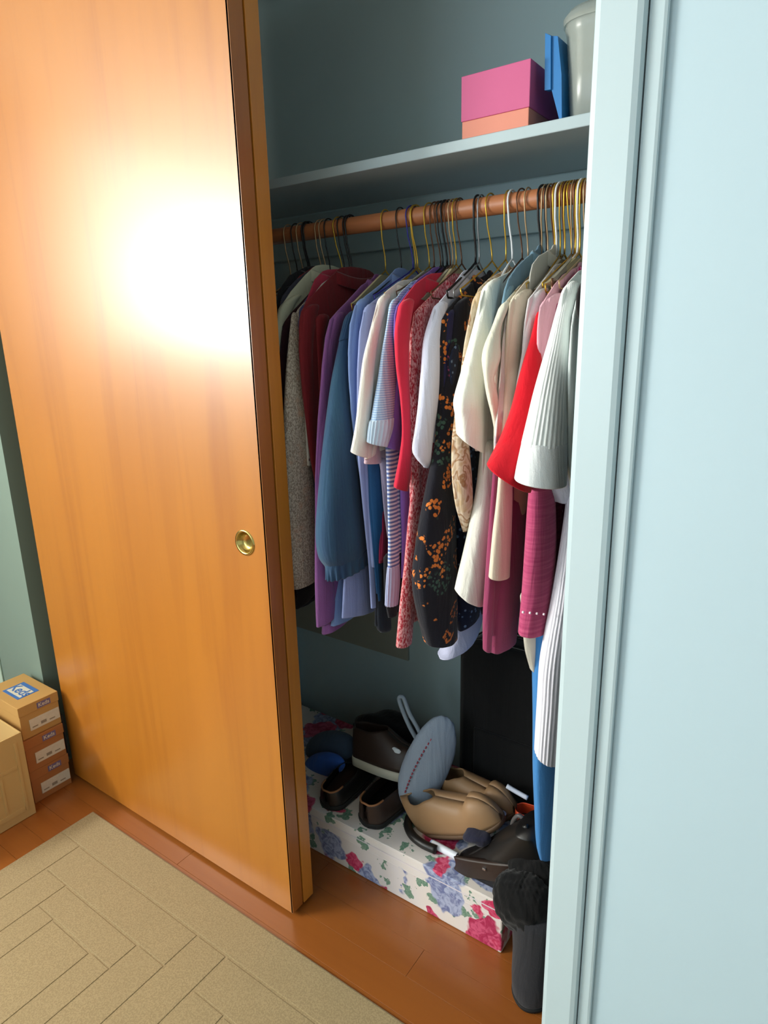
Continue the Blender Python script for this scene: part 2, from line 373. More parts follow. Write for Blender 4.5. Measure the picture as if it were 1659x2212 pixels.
def collar_mesh(y0, z0, X, T, h=.02, n=36):
    """a turned-over collar: a band standing round the neck and a leaf falling outwards"""
    prof = ((.0, -.012), (.002, 0), (.003, h*.7), (.006, h), (.010, h*.8), (.013, h*.25), (.0155, -.006), (.014, -.008), (.010, .0))
    hw = max(.03, RY-y0); rings = []
    for (e, dz) in prof:
        ring = []
        for j in range(n):
            q = 2*PI*j/n; ring.append(np.array([X+(T*.55+e*.55)*math.sin(q), RY+(hw+e)*math.cos(q), z0+dz+.006*math.cos(2*q)]))
        rings.append(ring)
    return loft(rings, False, False)
def rodx(px):
    y = 498-.123*(px-596); return float(onY(px, y, RY)[0])
def shX(px, py, Y=.165): return float(onY(px, py, Y)[0])
def garment(name, label, cat, mat, X, body, sleeves=(), T=.011, collar=True, group=None, amp=.004, tubes=(), sleeve_amp=.05, back=True, k=.42):
    prof = profile(body, X); zt, zb = prof[0][1], prof[-1][1]
    t = thing(name, label, cat, (X, RY, zb), group)
    V, Fc = body_mesh(prof, X, T*.75, amp=amp); mesh('body', V, Fc, mat, t)
    if collar: V, Fc = collar_mesh(prof[0][0], zt-.030, X, T+.002); mesh('collar', V, Fc, mat, t)
    for i, s in enumerate(sleeves):
        kw = dict(k=k, amp=sleeve_amp); rows = s; cm = None; nm = 'sleeve'; dX = 0; mt = mat
        if isinstance(s, dict): rows = s['rows']; nm = s.get('name', 'sleeve'); mt = s.get('mat', mat); dX = s.get('dX', 0); kw['k'] = s.get('k', k); kw['amp'] = s.get('amp', sleeve_amp); kw['ribs'] = s.get('ribs', 0)
        V, Fc = hollow(sleeve_rings(rows, X+dX, **kw)); o = mesh(nm, V, Fc, mt, t)
        if isinstance(s, dict) and s.get('label'): o['label'] = s['label']
        if back and i == 0:
            V, Fc = hollow(sleeve_rings(rows, X, k=.3, amp=sleeve_amp, mirror=True)); mesh('sleeve', V, Fc, mat, t)
    return t
def gath(t, rows, X, mat, k=.45, n=64, m=15, amp=.10, name='cuff', label=None):
    """gathered cuff: a short tube with many fine pleats"""
    rings = sleeve_rings(rows, X, k=k, amp=amp, n=n, folds=(m, m, m), per=5)
    V, Fc = hollow(rings, .02); o = mesh(name, V, Fc, mat, t)
    if label: o['label'] = label
NK = ('w', RY-.055, 1.565); GS = [NK, ('w', .24, 1.520), ('w', .175, 1.475)]     # hidden generic neck and shoulder
def gs(dz=0, sy=.175): return [('w', RY-.055, 1.565+dz), ('w', .25, 1.520+dz), ('w', sy, 1.475+dz)]
W = {}
# --- far left, behind the door's edge
X = shX(597, 622); garment('jacket', 'near-black jacket at the far left of the rod, half hidden by the door', 'jacket', fabric('black_wool', (26, 26, 30)), X-.012,
    [(652, 572), (625, 595), (600, 630), (590, 760), (595, 1000), (612, 1230), (640, 1312)], [[(605, 640, 630, 620), (592, 760, 625, 760), (595, 1000, 640, 1000), (600, 1200, 655, 1190)]])
g = garment('cardigan', 'slate grey cardigan beside the black jacket, only its sloping shoulder showing', 'cardigan', fabric('slate_knit', (58, 58, 70)), X,
    [(660, 580), (632, 610), (606, 645), (596, 760), (600, 1000), (612, 1180)], [[(606, 650, 628, 640), (597, 800, 618, 800), (600, 1000, 620, 1000)]])
X = shX(602, 668); g = garment('jacket', 'cream jacket with a pale sloping shoulder next to the wooden door', 'jacket', fabric('cream_cotton', (196, 196, 172)), X+.004,
    [(676, 570), (655, 598), (628, 630), (602, 668), (590, 740), (588, 900), (590, 1100)], [[(602, 668, 652, 636), (594, 720, 622, 700), (588, 860, 600, 860), (584, 1000, 596, 1000)]])
X += .014; garment('blouse', 'brick red blouse, a thin line of shoulder behind the cream jacket', 'blouse', fabric('brick_red_crepe', (120, 28, 34)), X-.018,
    [(672, 572), (650, 592), (622, 626), (604, 655), (598, 800), (600, 1000)], [])
garment('dress', 'dark plum-brown dress between the cream jacket and the beige knitted cardigan', 'dress', fabric('plum_brown', (52, 26, 34)), X+.002,
    [(690, 600), (662, 640), (625, 680), (610, 702), (603, 780), (602, 900), (608, 1050), (622, 1200), (640, 1300)], [[(610, 705, 640, 690), (603, 800, 628, 800), (604, 950, 628, 950), (610, 1150, 630, 1150)]])
X = shX(640, 672); garment('blouse', 'dusky mauve-blue blouse whose shoulder shows left of the maroon velvet top', 'blouse', fabric('mauve_blue', (78, 76, 118)), X,
    [(704, 600), (688, 618), (664, 642), (642, 672), (636, 720), (640, 900), (650, 1100)], [[(642, 676, 668, 660), (634, 760, 655, 760), (640, 900, 660, 900)]])
X = shX(632, 676)+.012; g = garment('cardigan', 'fluffy beige and grey flecked knitted cardigan, long sleeve beside the door', 'cardigan', fabric('oatmeal_tweed', (206, 194, 178), 'heather', (150, 134, 120), (204, 160, 132)), X,
    [(698, 605), (676, 632), (650, 660), (634, 680), (630, 800), (632, 1000), (640, 1200)], [[(629, 684, 643, 684), (619, 780, 652, 780), (613, 880, 664, 880), (612, 980, 673, 980), (616, 1090, 681, 1090), (622, 1190, 686, 1190), (632, 1262, 688, 1256)]], sleeve_amp=.04)
garment('blouse', 'black blouse whose hem hangs just below the beige knitted cardigan', 'blouse', fabric('black_crepe', (22, 20, 24)), X-.012, gs(-.01)+[('w', .16, 1.1), (650, 1200), (640, 1270), (644, 1308)], [[(648, 1150, 690, 1150), (642, 1230, 690, 1230), (640, 1308, 684, 1282)]], back=False)
X = shX(655, 662)-.002; garment('blouse', 'rose pink blouse, its collar knob peeping over the maroon velvet top', 'blouse', fabric('rose_crepe', (160, 44, 66)), X-.006,
    [(696, 578), (684, 592), (670, 628), (655, 664), (650, 800), (655, 1000)], [], collar=True)
garment('blouse', 'white blouse with tiny sprigs, a slim strip above the maroon velvet top', 'blouse', fabric('white_sprig', (190, 184, 176), 'speck', (120, 90, 100)), X+.001,
    [(718, 588), (703, 602), (688, 622), (664, 654), (655, 700), (656, 850), (660, 1000)], [], collar=False)
# --- maroon velvet
X = shX(652, 668)+.020; g = garment('top', 'dark maroon velvet top with a long sleeve', 'top', fabric('maroon_velvet', (104, 10, 20), var=.25, rough=.7), X,
    [(748, 576), (730, 584), (700, 612), (668, 645), (652, 668), (645, 700), (648, 780), (660, 900), (676, 1010), (690, 1100), (700, 1200)],
    [[(650, 676, 690, 660), (645, 740, 678, 740), (650, 820, 678, 820), (660, 910, 684, 910), (670, 990, 690, 990), (680, 1038, 692, 1036)],
     {'rows': [(680, 690, 712, 685), (684, 740, 700, 740), (688, 820, 702, 820), (692, 900, 700, 900)], 'name': 'fold', 'dX': .010}], T=.014)
# --- purple
X = shX(714, 688); pur = fabric('plum_purple_jersey', (122, 74, 128), c2=None, var=.14)
garment('dress', 'long plum purple jersey dress left of the denim-blue blouse', 'dress', pur, X,
    [(806, 592), (785, 612), (755, 645), (714, 688), (703, 730), (695, 790), (688, 900), (683, 1040), (682, 1200), (684, 1330), (700, 1358)],
    [[(716, 690, 748, 678), (700, 760, 728, 760), (692, 860, 720, 860), (686, 960, 720, 960), (682, 1060, 716, 1060), (680, 1160, 716, 1160), (680, 1260, 722, 1255), (683, 1345, 728, 1335)],
     {'rows': [(705, 1150, 760, 1150), (700, 1250, 765, 1250), (695, 1356, 762, 1338)], 'name': 'skirt', 'dX': -.012}], T=.014)
# --- denim
X = shX(742, 694)+.004; den = fabric('teal_denim', (48, 78, 108), 'denim', (58, 96, 116), (30, 42, 84))
g = garment('blouse', 'teal-blue denim blouse with a wide gathered sleeve', 'blouse', den, X,
    [(818, 612), (795, 632), (765, 670), (745, 700), (740, 800), (745, 1000), (755, 1180)],
    [[(742, 694, 776, 676), (730, 750, 760, 742), (716, 820, 760, 815), (705, 900, 766, 895), (696, 980, 772, 975), (688, 1070, 780, 1060), (684, 1140, 788, 1130), (690, 1188, 794, 1178), (704, 1212, 796, 1196)]], T=.013, k=.5)
gath(g, [(702, 1206, 796, 1192), (704, 1220, 797, 1206), (706, 1238, 798, 1224)], X, den, k=.5, n=96, m=19, label='gathered elastic cuff')
gath(g, [(744, 690, 778, 672), (738, 712, 770, 698), (732, 735, 764, 728)], X+.001, den, n=80, m=15, name='smocking')
# --- light blues
X = shX(768, 656); lb = fabric('cornflower_cotton', (118, 142, 192)); lb2 = fabric('periwinkle_cotton', (146, 158, 206))
g = garment('blouse', 'cornflower blue blouse with flared hem below the denim cuff', 'blouse', lb, X,
    [(868, 580), (850, 588), (828, 610), (795, 635), (768, 656), (756, 700), (752, 760), (757, 880), (768, 980), (790, 1120), (796, 1200)],
    [[(768, 660, 800, 648), (756, 720, 786, 716), (752, 790, 776, 790), (758, 880, 774, 880), (768, 965, 780, 965)],
     {'rows': [(740, 1190, 778, 1190), (726, 1270, 772, 1270), (716, 1338, 770, 1340)], 'name': 'skirt', 'dX': -.058, 'amp': .09, 'k': .2}])
X = shX(783, 668)+.008; g = garment('blouse', 'pale periwinkle blouse with a wavy hem, next right of the cornflower one', 'blouse', lb2, X,
    [(872, 592), (845, 622), (812, 645), (786, 668), (776, 720), (772, 800), (772, 900), (775, 1000), (792, 1130), (800, 1220)],
    [[(785, 672, 815, 660), (776, 730, 796, 728), (772, 800, 785, 800), (772, 900, 784, 900), (774, 985, 790, 985), (780, 1060, 794, 1060), (788, 1140, 802, 1140), (796, 1220, 808, 1220), (801, 1310, 814, 1312)],
     {'rows': [(748, 1180, 802, 1180), (742, 1250, 808, 1250), (739, 1312, 812, 1334)], 'name': 'skirt', 'dX': -.052, 'amp': .1, 'k': .2}])
# --- dark teal
X = X+.010; garment('dress', 'deep teal-blue silky dress behind the cream blouse', 'dress', fabric('deep_teal_silk', (18, 72, 118), rough=.6, var=.25), X,
    gs(-.02)+[('w', .16, 1.2), (796, 990), (800, 1100), (808, 1200), (815, 1280)], [[(792, 980, 838, 980), (797, 1060, 838, 1060), (803, 1130, 835, 1130), (809, 1200, 826, 1196), (817, 1296, 825, 1296)]], back=False)
garment('skirt', 'charcoal skirt with a dark gathered hem below the deep teal dress', 'skirt', fabric('charcoal_knit', (30, 34, 44)), X-.004,
    gs(-.05)+[('w', .16, 1.2), (815, 1150), (813, 1260), (813, 1350)], [[(818, 1180, 836, 1180), (812, 1290, 842, 1290), (813, 1345, 846, 1352), (820, 1358, 846, 1362)]], collar=False, back=False)
garment('scarf', 'crimson scarf tip hanging beside the deep teal dress', 'scarf', fabric('crimson_silk', (150, 32, 70)), X+.006,
    gs(-.06)+[('w', .18, 1.2), (822, 1150), (820, 1212)], [[(820, 1120, 828, 1120), (818, 1170, 830, 1170), (818, 1214, 829, 1214)]], T=.004, collar=False, back=False)
# --- cream and pale pink
X = shX(813, 652); crm = fabric('ivory_linen', (236, 230, 220), var=.04); 
garment('blouse', 'pale pink blouse, its hem below the ivory one', 'blouse', fabric('pale_pink_cotton', (205, 176, 186), var=.05), X+.003,
    [(868, 600), (848, 625), (830, 650), (822, 700), (812, 800), (800, 900), (790, 960), (786, 998)], [[(828, 655, 850, 645), (818, 730, 838, 725), (808, 820, 830, 820), (796, 920, 826, 920), (786, 996, 824, 1001)]], back=False)
garment('blouse', 'ivory linen blouse with a half sleeve between periwinkle and blue-striped blouses', 'blouse', crm, X+.010,
    [(860, 600), (840, 622), (814, 652), (803, 705), (795, 740), (790, 850), (786, 985)], [[(814, 654, 844, 640), (800, 712, 824, 705), (784, 775, 812, 772), (775, 850, 806, 850), (768, 915, 800, 917), (758, 972, 795, 990)]], T=.010, k=.5)
garment('blouse', 'greyish mauve blouse, a narrow strip under the pale pink hem', 'blouse', fabric('grey_mauve', (170, 158, 182)), X+.002,
    gs(-.03)+[('w', .17, 1.2), (822, 1000), (830, 1100), (836, 1160)], [[(818, 990, 846, 990), (826, 1040, 846, 1040), (836, 1110, 846, 1110)]], T=.006, collar=False, back=False)
# --- blue stripes
X = shX(840, 664)+.004; st = fabric('blue_white_fine_stripe', (188, 208, 228), 'stripe', (146, 176, 214), scale=2.6); st2 = fabric('blue_white_bold_stripe', (206, 210, 226), 'stripe', (96, 116, 172), scale=1.35)
g = garment('blouse', 'pale blue finely striped blouse, short sleeve with a white gathered cuff', 'blouse', st, X,
    [(888, 600), (872, 622), (850, 650), (838, 690), (830, 780), (826, 900)], [[(840, 664, 862, 648), (834, 705, 850, 700), (824, 760, 852, 758), (815, 820, 855, 820), (806, 870, 856, 870), (799, 912, 855, 908)]], k=.5)
gath(g, [(798, 908, 855, 904), (795, 928, 852, 932), (793, 950, 843, 966)], X, fabric('white_gathered_stripe', (196, 214, 232)), k=.5, n=96, m=21, label='white gathered cuff')
g = garment('blouse', 'boldly blue and white striped blouse with a long sleeve ending in a pleated cuff', 'blouse', st2, X+.002,
    gs(-.03)+[('w', .17, 1.2), (840, 1000), (845, 1200)], [[(832, 950, 862, 950), (835, 1020, 860, 1020), (837, 1090, 859, 1090), (838, 1160, 862, 1160), (837, 1226, 864, 1230)]], T=.007, collar=False, back=False)
gath(g, [(836, 1222, 864, 1226), (834, 1260, 864, 1262), (832, 1302, 860, 1308)], X+.002, fabric('pale_blue_cuff', (176, 182, 214)), n=64, m=13)
garment('skirt', 'black skirt whose hem shows under the pleated striped cuff', 'skirt', fabric('black_hem_cloth', (24, 24, 30)), X-.008, gs(-.06)+[('w', .2, 1.2), (842, 1200), (840, 1320)], [[(828, 1200, 866, 1200), (830, 1280, 862, 1280), (838, 1328, 858, 1330)]], T=.006, collar=False, back=False)
# --- light purple
X = shX(850, 668)+.007; vio = fabric('violet_cotton', (122, 92, 176), var=.16)
g = garment('blouse', 'violet blouse with a drooping short sleeve beside the striped cuff', 'blouse', vio, X,
    [(930, 575), (905, 600), (880, 630), (852, 668), (850, 720), (856, 800), (862, 900), (868, 1050), (870, 1150), (872, 1240)],
    [[(854, 676, 880, 660), (857, 740, 878, 738), (858, 800, 872, 800), (852, 860, 870, 860), (842, 920, 870, 920), (834, 960, 868, 975)],
     {'rows': [(862, 1000, 890, 1000), (864, 1080, 888, 1080), (867, 1160, 882, 1160), (866, 1245, 878, 1245)], 'name': 'skirt'}])
# --- crimson
X = shX(862, 655)+.014; red = fabric('crimson_jersey', (208, 40, 66), var=.10)
g = garment('top', 'crimson jersey top with a long drooping sleeve beside the red tweed cardigan', 'top', red, X,
    [(922, 586), (905, 602), (885, 628), (864, 656), (857, 690), (862, 760), (870, 850), (876, 960)],
    [{'rows': [(860, 664, 895, 650), (852, 720, 886, 715), (855, 790, 884, 785), (864, 860, 886, 860), (868, 930, 888, 930), (862, 985, 889, 985), (853, 1030, 887, 1035), (850, 1046, 882, 1062)], 'dX': .020}], k=.5)
# --- tweed
X = shX(895, 674)-.001; twd = fabric('red_white_tweed', (172, 34, 50), 'tweed', (222, 158, 160), None)
g = garment('cardigan', 'long red and white heathered knit cardigan', 'cardigan', twd, X,
    [(985, 592), (965, 600), (935, 635), (895, 674), (888, 720), (884, 820), (888, 950), (890, 1080), (894, 1200), (898, 1338)],
    [[(896, 678, 930, 658), (888, 740, 918, 735), (884, 820, 906, 820), (887, 900, 908, 900), (891, 975, 915, 975), (888, 1050, 912, 1055), (880, 1130, 910, 1135), (872, 1220, 904, 1225), (863, 1300, 897, 1305), (855, 1388, 890, 1393)],
     {'rows': [(892, 1150, 925, 1150), (888, 1250, 920, 1250), (882, 1338, 908, 1336)], 'name': 'skirt', 'dX': -.004}], T=.014, k=.5)
# --- white
X = shX(935, 668)-.001; wht = fabric('bluish_white_cotton', (214, 216, 236), var=.03)
g = garment('shirt', 'plain bluish-white shirt with an elbow sleeve between red tweed and black floral', 'shirt', wht, X,
    [(1015, 582), (998, 592), (965, 635), (934, 668), (925, 720), (925, 850), (930, 960)],
    [[(934, 670, 968, 656), (915, 732, 962, 728), (909, 800, 957, 795), (903, 870, 948, 870), (896, 925, 938, 930), (890, 965, 932, 985), (897, 985, 930, 1002), (914, 1006, 927, 1010)]], T=.010, k=.55)
# --- black floral
X = shX(955, 680)-.006; blf = fabric('black_orange_floral', (19, 19, 30), 'floral', (206, 116, 48), (56, 82, 72))
nvf = fabric('navy_orange_floral', (32, 32, 74), 'floral', (206, 116, 48), (56, 92, 82))
g = garment('dress', 'long black dress printed with small orange flowers', 'dress', blf, X,
    [(1052, 584), (1030, 600), (995, 635), (956, 682), (948, 740), (948, 850), (940, 960), (925, 1080), (905, 1200), (905, 1300), (920, 1370)],
    [{'rows': [(975, 672, 1020, 640), (965, 760, 1005, 750), (952, 850, 995, 850), (945, 930, 985, 930), (930, 1000, 982, 1000), (915, 1070, 984, 1070), (900, 1150, 986, 1150), (890, 1240, 988, 1240), (900, 1310, 989, 1320), (914, 1366, 989, 1392)], 'name': 'skirt', 'dX': .006, 'k': .5},
     {'rows': [(958, 690, 985, 672), (950, 760, 980, 755), (948, 840, 975, 840), (950, 920, 970, 920)], 'name': 'sleeve', 'mat': nvf, 'label': 'navy-tinted floral sleeve'}], T=.013, back=False)
garment('slip', 'lilac-white slip whose hem shows below the black floral dress', 'slip', fabric('lilac_white', (198, 200, 226)), X-.012,
    gs(-.05)+[('w', .2, 1.2), (960, 1200), (950, 1380)], [[(975, 1250, 1035, 1250), (970, 1330, 1044, 1325), (955, 1385, 1038, 1365), (946, 1402, 1028, 1388)]], T=.008, collar=False, back=False, k=.5)
# --- dark navy speck
X = X+.016; garment('skirt', 'dark navy skirt with pale blue specks right of the black floral dress', 'skirt', fabric('navy_speckle', (26, 34, 58), 'speck', (108, 134, 170)), X,
    gs(-.06)+[('w', .2, 1.2), (990, 1150), (990, 1340)], [[(978, 1100, 1020, 1100), (984, 1200, 1030, 1200), (986, 1290, 1042, 1290), (990, 1352, 1036, 1335)]], T=.008, collar=False, back=False)
garment('dress', 'black dress with a few pink flowers seen right of the paisley sleeve', 'dress', fabric('black_pink_sprig', (24, 20, 32), 'floral', (150, 60, 100), (40, 50, 60)), X-.004,
    gs(-.05)+[('w', .19, 1.2), (1000, 1000), (1020, 1200), (1030, 1330)], [[(1005, 960, 1040, 960), (1010, 1030, 1038, 1030), (1012, 1100, 1030, 1100), (1020, 1200, 1045, 1200), (1030, 1325, 1048, 1322)]], T=.006, collar=False, back=False)
# --- paisley
X = shX(1022, 650)-.008; pai = fabric('tan_paisley', (206, 178, 140), 'paisley', (226, 208, 184), (164, 120, 78))
garment('blouse', 'tan and cream paisley blouse, its draped sleeve below the white blouse', 'blouse', pai, X,
    [(1088, 575), (1062, 597), (1035, 622), (1018, 660), (1006, 740), (996, 830), (990, 900)],
    [{'rows': [(1020, 655, 1045, 630), (1006, 740, 1030, 735), (992, 830, 1015, 830), (982, 900, 1012, 900), (976, 960, 1014, 960), (977, 1030, 1020, 1030), (984, 1085, 1022, 1085), (994, 1125, 1016, 1125), (1000, 1146, 1010, 1146)], 'amp': .14, 'k': .6}], back=False)
# --- white blouse
X = shX(1040, 628)-.006; wh2 = fabric('warm_white_cotton', (236, 238, 228), var=.03)
g = garment('blouse', 'warm white blouse with a draped short sleeve over the paisley one', 'blouse', wh2, X,
    [(1100, 578), (1078, 590), (1050, 618), (1038, 640), (1030, 720), (1028, 850), (1030, 980)],
    [{'rows': [(1040, 630, 1082, 604), (1026, 690, 1068, 680), (1010, 750, 1056, 750), (995, 805, 1050, 808), (980, 862, 1047, 870), (983, 895, 1048, 915), (986, 932, 1047, 980)], 'amp': .07, 'k': .6}], T=.010)
g = garment('blouse', 'off-white blouse with a long sleeve reaching far below the white short-sleeved one', 'blouse', fabric('off_white_silk', (228, 226, 216), var=.05), X+.008,
    gs(-.02)+[('w', .17, 1.2), (1050, 1000), (1045, 1290)], [{'rows': [(1038, 960, 1072, 960), (1030, 1040, 1072, 1040), (1018, 1110, 1070, 1110), (1003, 1180, 1060, 1185), (990, 1235, 1054, 1262), (984, 1264, 1046, 1312)], 'k': .6, 'amp': .06}], T=.007, collar=False, back=False)
# --- denim blue wedge
X = shX(1085, 640)-.004; garment('jacket', 'faded blue denim jacket, only its collar and shoulder showing among cream blouses', 'jacket', fabric('faded_denim', (104, 140, 162), 'denim', (126, 160, 178), (84, 112, 140)), X,
    [(1182, 534), (1160, 542), (1130, 562), (1108, 585), (1094, 615), (1086, 645), (1085, 700), (1085, 850)], [[(1088, 640, 1110, 620), (1086, 700, 1100, 700), (1086, 780, 1098, 780)]], T=.012, back=False)
# --- ivory frilled
X = X+.010; ivo = fabric('ivory_crepe', (226, 222, 204), var=.05)
garment('blouse', 'ivory crepe blouse with a curling frill beside the warm white one', 'blouse', ivo, X,
    [(1150, 588), (1125, 612), (1095, 648), (1076, 672), (1072, 720), (1068, 850), (1072, 1000)],
    [{'rows': [(1074, 676, 1102, 655), (1060, 712, 1082, 706), (1046, 745, 1080, 740), (1040, 775, 1080, 775), (1044, 810, 1068, 815), (1050, 850, 1074, 850), (1062, 900, 1078, 905), (1070, 945, 1076, 950)], 'amp': .15, 'k': .7, 'name': 'frill'}], T=.009, back=False)
garment('blouse', 'white blouse with a tiny printed mark beside the ivory linen shirt', 'blouse', fabric('soft_white', (220, 214, 208), 'speck', (190, 180, 190), scale=.3), X+.006,
    [(1160, 590), (1130, 615), (1105, 650), (1092, 680), (1084, 740), (1076, 850), (1068, 950)], [[(1094, 690, 1106, 685), (1082, 780, 1100, 780), (1072, 880, 1092, 880), (1066, 990, 1084, 990)]], T=.007, collar=False, back=False)
# --- dusty rose long
dro = fabric('dusty_rose_jersey', (148, 62, 96), var=.14)
garment('dress', 'long dusty-rose dress hanging lowest between white and ivory sleeves', 'dress', dro, X+.003,
    gs(-.03)+[('w', .16, 1.2), (1066, 1050), (1056, 1180), (1050, 1300), (1050, 1385)],
    [{'rows': [(1066, 1000, 1078, 1000), (1060, 1080, 1074, 1080), (1053, 1170, 1070, 1170), (1047, 1260, 1070, 1260), (1043, 1330, 1066, 1330), (1043, 1398, 1062, 1408)], 'k': .7},
     {'rows': [(1085, 1080, 1135, 1080), (1068, 1180, 1132, 1180), (1058, 1260, 1128, 1262), (1054, 1330, 1122, 1332), (1052, 1385, 1116, 1394)], 'name': 'skirt', 'dX': -.004, 'amp': .09}], T=.010, collar=False, back=False)
garment('skirt', 'beige-pink skirt, a wedge to the right of the long ivory sleeve', 'skirt', fabric('beige_pink', (188, 152, 132)), X+.005,
    gs(-.04)+[('w', .2, 1.2), (1105, 1050), (1105, 1180)], [{'rows': [(1098, 1000, 1148, 1000), (1100, 1070, 1142, 1075), (1101, 1130, 1128, 1135), (1100, 1200, 1110, 1202)], 'k': .5}], T=.006, collar=False, back=False)
# --- V ivory linen
X = shX(1104, 648)+.004; lin_ = fabric('ivory_linen_shirt', (228, 214, 192), var=.04)
g = garment('shirt', 'ivory linen shirt with a straight long sleeve right of the frilled blouse', 'shirt', lin_, X,
    [(1168, 578), (1150, 592), (1128, 615), (1104, 646), (1098, 700), (1095, 780), (1094, 900)],
    [[(1104, 650, 1150, 628), (1098, 710, 1134, 700), (1093, 780, 1126, 780), (1088, 860, 1116, 860), (1083, 940, 1108, 940), (1078, 1010, 1107, 1012), (1072, 1080, 1107, 1082), (1064, 1150, 1105, 1152), (1056, 1236, 1101, 1250)]], T=.012, sleeve_amp=.03)
# --- W white
X = shX(1143, 645)-.003; garment('blouse', 'white blouse with a short shoulder seam left of the pink ribbed cardigan', 'blouse', fabric('cool_white', (218, 214, 216), var=.03), X,
    [(1212, 570), (1195, 580), (1170, 610), (1143, 645), (1136, 700), (1130, 800), (1120, 900)], [[(1143, 650, 1186, 625), (1133, 700, 1168, 690), (1128, 760, 1152, 755), (1116, 830, 1140, 830), (1106, 900, 1132, 900)]], T=.011)
garment('blouse', 'pale grey blouse, only its pointed collar showing above the ivory shirt', 'blouse', fabric('pale_grey_cotton', (190, 188, 180)), X-.022,
    [(1192, 528), (1175, 540), (1152, 566), (1144, 600), (1140, 650), (1135, 800)], [], T=.010)
# --- red
X = shX(1158, 672)+.003; g = garment('shirt', 'bright red shirt with a wide flared sleeve left of the white ribbed cardigan', 'shirt', fabric('bright_red_cotton', (212, 16, 36), var=.05), X,
    [(1235, 590), (1210, 620), (1180, 655), (1164, 690), (1158, 760), (1150, 900), (1148, 1000)],
    [{'rows': [(1156, 690, 1168, 680), (1146, 730, 1172, 728), (1132, 775, 1172, 775), (1117, 830, 1172, 830), (1103, 885, 1170, 885), (1082, 940, 1166, 945), (1062, 978, 1158, 1008), (1052, 996, 1148, 1066)], 'k': .6, 'amp': .02}], T=.009, back=False, collar=False)
# --- pink rib
X = shX(1168, 660)+.006; garment('cardigan', 'baby pink ribbed cardigan between white blouse and magenta top', 'cardigan', fabric('pink_rib', (232, 176, 190), 'rib', (206, 140, 160)), X,
    [(1248, 566), (1228, 580), (1200, 612), (1168, 658), (1163, 700), (1163, 800), (1170, 950)], [{'rows': [(1168, 662, 1215, 636), (1163, 720, 1195, 712), (1162, 790, 1186, 790), (1164, 860, 1180, 860)], 'ribs': 18}], T=.011, back=False)
X = X+.012; mag = fabric('magenta_sparkle', (150, 30, 88), 'speck', (200, 120, 160))
garment('top', 'magenta top with sparkly specks behind the white ribbed cardigan', 'top', mag, X,
    [(1268, 562), (1250, 582), (1226, 610), (1200, 652), (1195, 720), (1195, 900), (1196, 1060), (1200, 1200), (1196, 1300)],
    [{'rows': [(1190, 1030, 1226, 1030), (1194, 1120, 1226, 1120), (1194, 1200, 1218, 1200), (1188, 1300, 1204, 1300), (1180, 1352, 1192, 1354)], 'k': .5}], T=.009, back=False)
slb = fabric('pink_slub_silk', (170, 62, 104), 'slub', (200, 92, 128))
g = garment('blouse', 'raspberry slub blouse with an openwork hem under the white ribbed cardigan', 'blouse', slb, X+.004,
    gs(-.02)+[('w', .2, 1.25), (1160, 1000), (1160, 1330)], [{'rows': [(1146, 1020, 1196, 1025), (1140, 1090, 1200, 1095), (1135, 1170, 1202, 1175), (1130, 1250, 1198, 1252), (1125, 1310, 1192, 1312), (1121, 1354, 1189, 1358)], 'k': .5, 'amp': .03}], T=.006, collar=False, back=False)
eym = fabric('eyelet_white', (235, 215, 225))
for q in range(5):
    p = onX(1128+q*15, 1322+q*1.5, X+.004+.030); MB().tube([p, p+np.array([.003, 0, 0])], .0022, 8).build('eyelet', eym, g)
# --- small cream, blue, white sleeves below
garment('blouse', 'cream blouse, its crumpled hem beside the bright blue trousers', 'blouse', fabric('cream_crinkle', (196, 192, 178)), X-.012, gs(-.05)+[('w', .24, 1.2), (1140, 1300), (1150, 1420)],
    [{'rows': [(1124, 1280, 1168, 1280), (1129, 1345, 1168, 1345), (1134, 1395, 1168, 1400), (1144, 1434, 1168, 1452)], 'amp': .1, 'k': .4}], T=.006, collar=False, back=False)
blu = fabric('bright_blue_cotton', (62, 130, 194), var=.06)
garment('trousers', 'bright blue trousers hanging long at the right of the closet', 'trousers', blu, X+.001, gs(-.06)+[('w', .26, 1.3), (1165, 1350), (1165, 1800)],
    [{'rows': [(1148, 1280, 1200, 1280), (1150, 1400, 1206, 1400), (1152, 1530, 1208, 1530), (1152, 1640, 1206, 1640), (1155, 1730, 1203, 1735), (1158, 1800, 1200, 1806), (1164, 1842, 1198, 1852)], 'k': .5, 'amp': .04, 'name': 'trouser_leg'},
     {'rows': [(1168, 1300, 1215, 1300), (1172, 1500, 1218, 1500), (1176, 1700, 1214, 1700), (1182, 1815, 1210, 1815)], 'k': .5, 'amp': .04, 'name': 'trouser_leg', 'dX': -.03}], T=.006, collar=False, back=False)
# --- white ribbed
X = shX(1215, 625)+.012; rib = fabric('white_rib_knit', (238, 242, 240), 'rib', (186, 196, 206))
g = garment('cardigan', 'white ribbed cardigan with a wide plain band round its elbow sleeve', 'cardigan', rib, X,
    [(1268, 578), (1250, 590), (1230, 606), (1216, 625), (1206, 700), (1200, 850), (1198, 1000)],
    [{'rows': [(1214, 632, 1248, 612), (1200, 680, 1236, 672), (1184, 740, 1232, 738), (1168, 795, 1230, 795), (1153, 850, 1228, 852), (1140, 905, 1227, 908), (1128, 955, 1226, 962)], 'k': .6, 'amp': .03, 'ribs': 30}], T=.012)
V, Fc = hollow(sleeve_rings([(1129, 950, 1226, 958), (1120, 990, 1225, 1003), (1112, 1027, 1224, 1048)], X+.0005, k=.62, amp=.012)); o = mesh('sleeve_band', V, Fc, fabric('white_plain_knit', (236, 239, 240), var=.02), g); o['label'] = 'plain white knitted band'
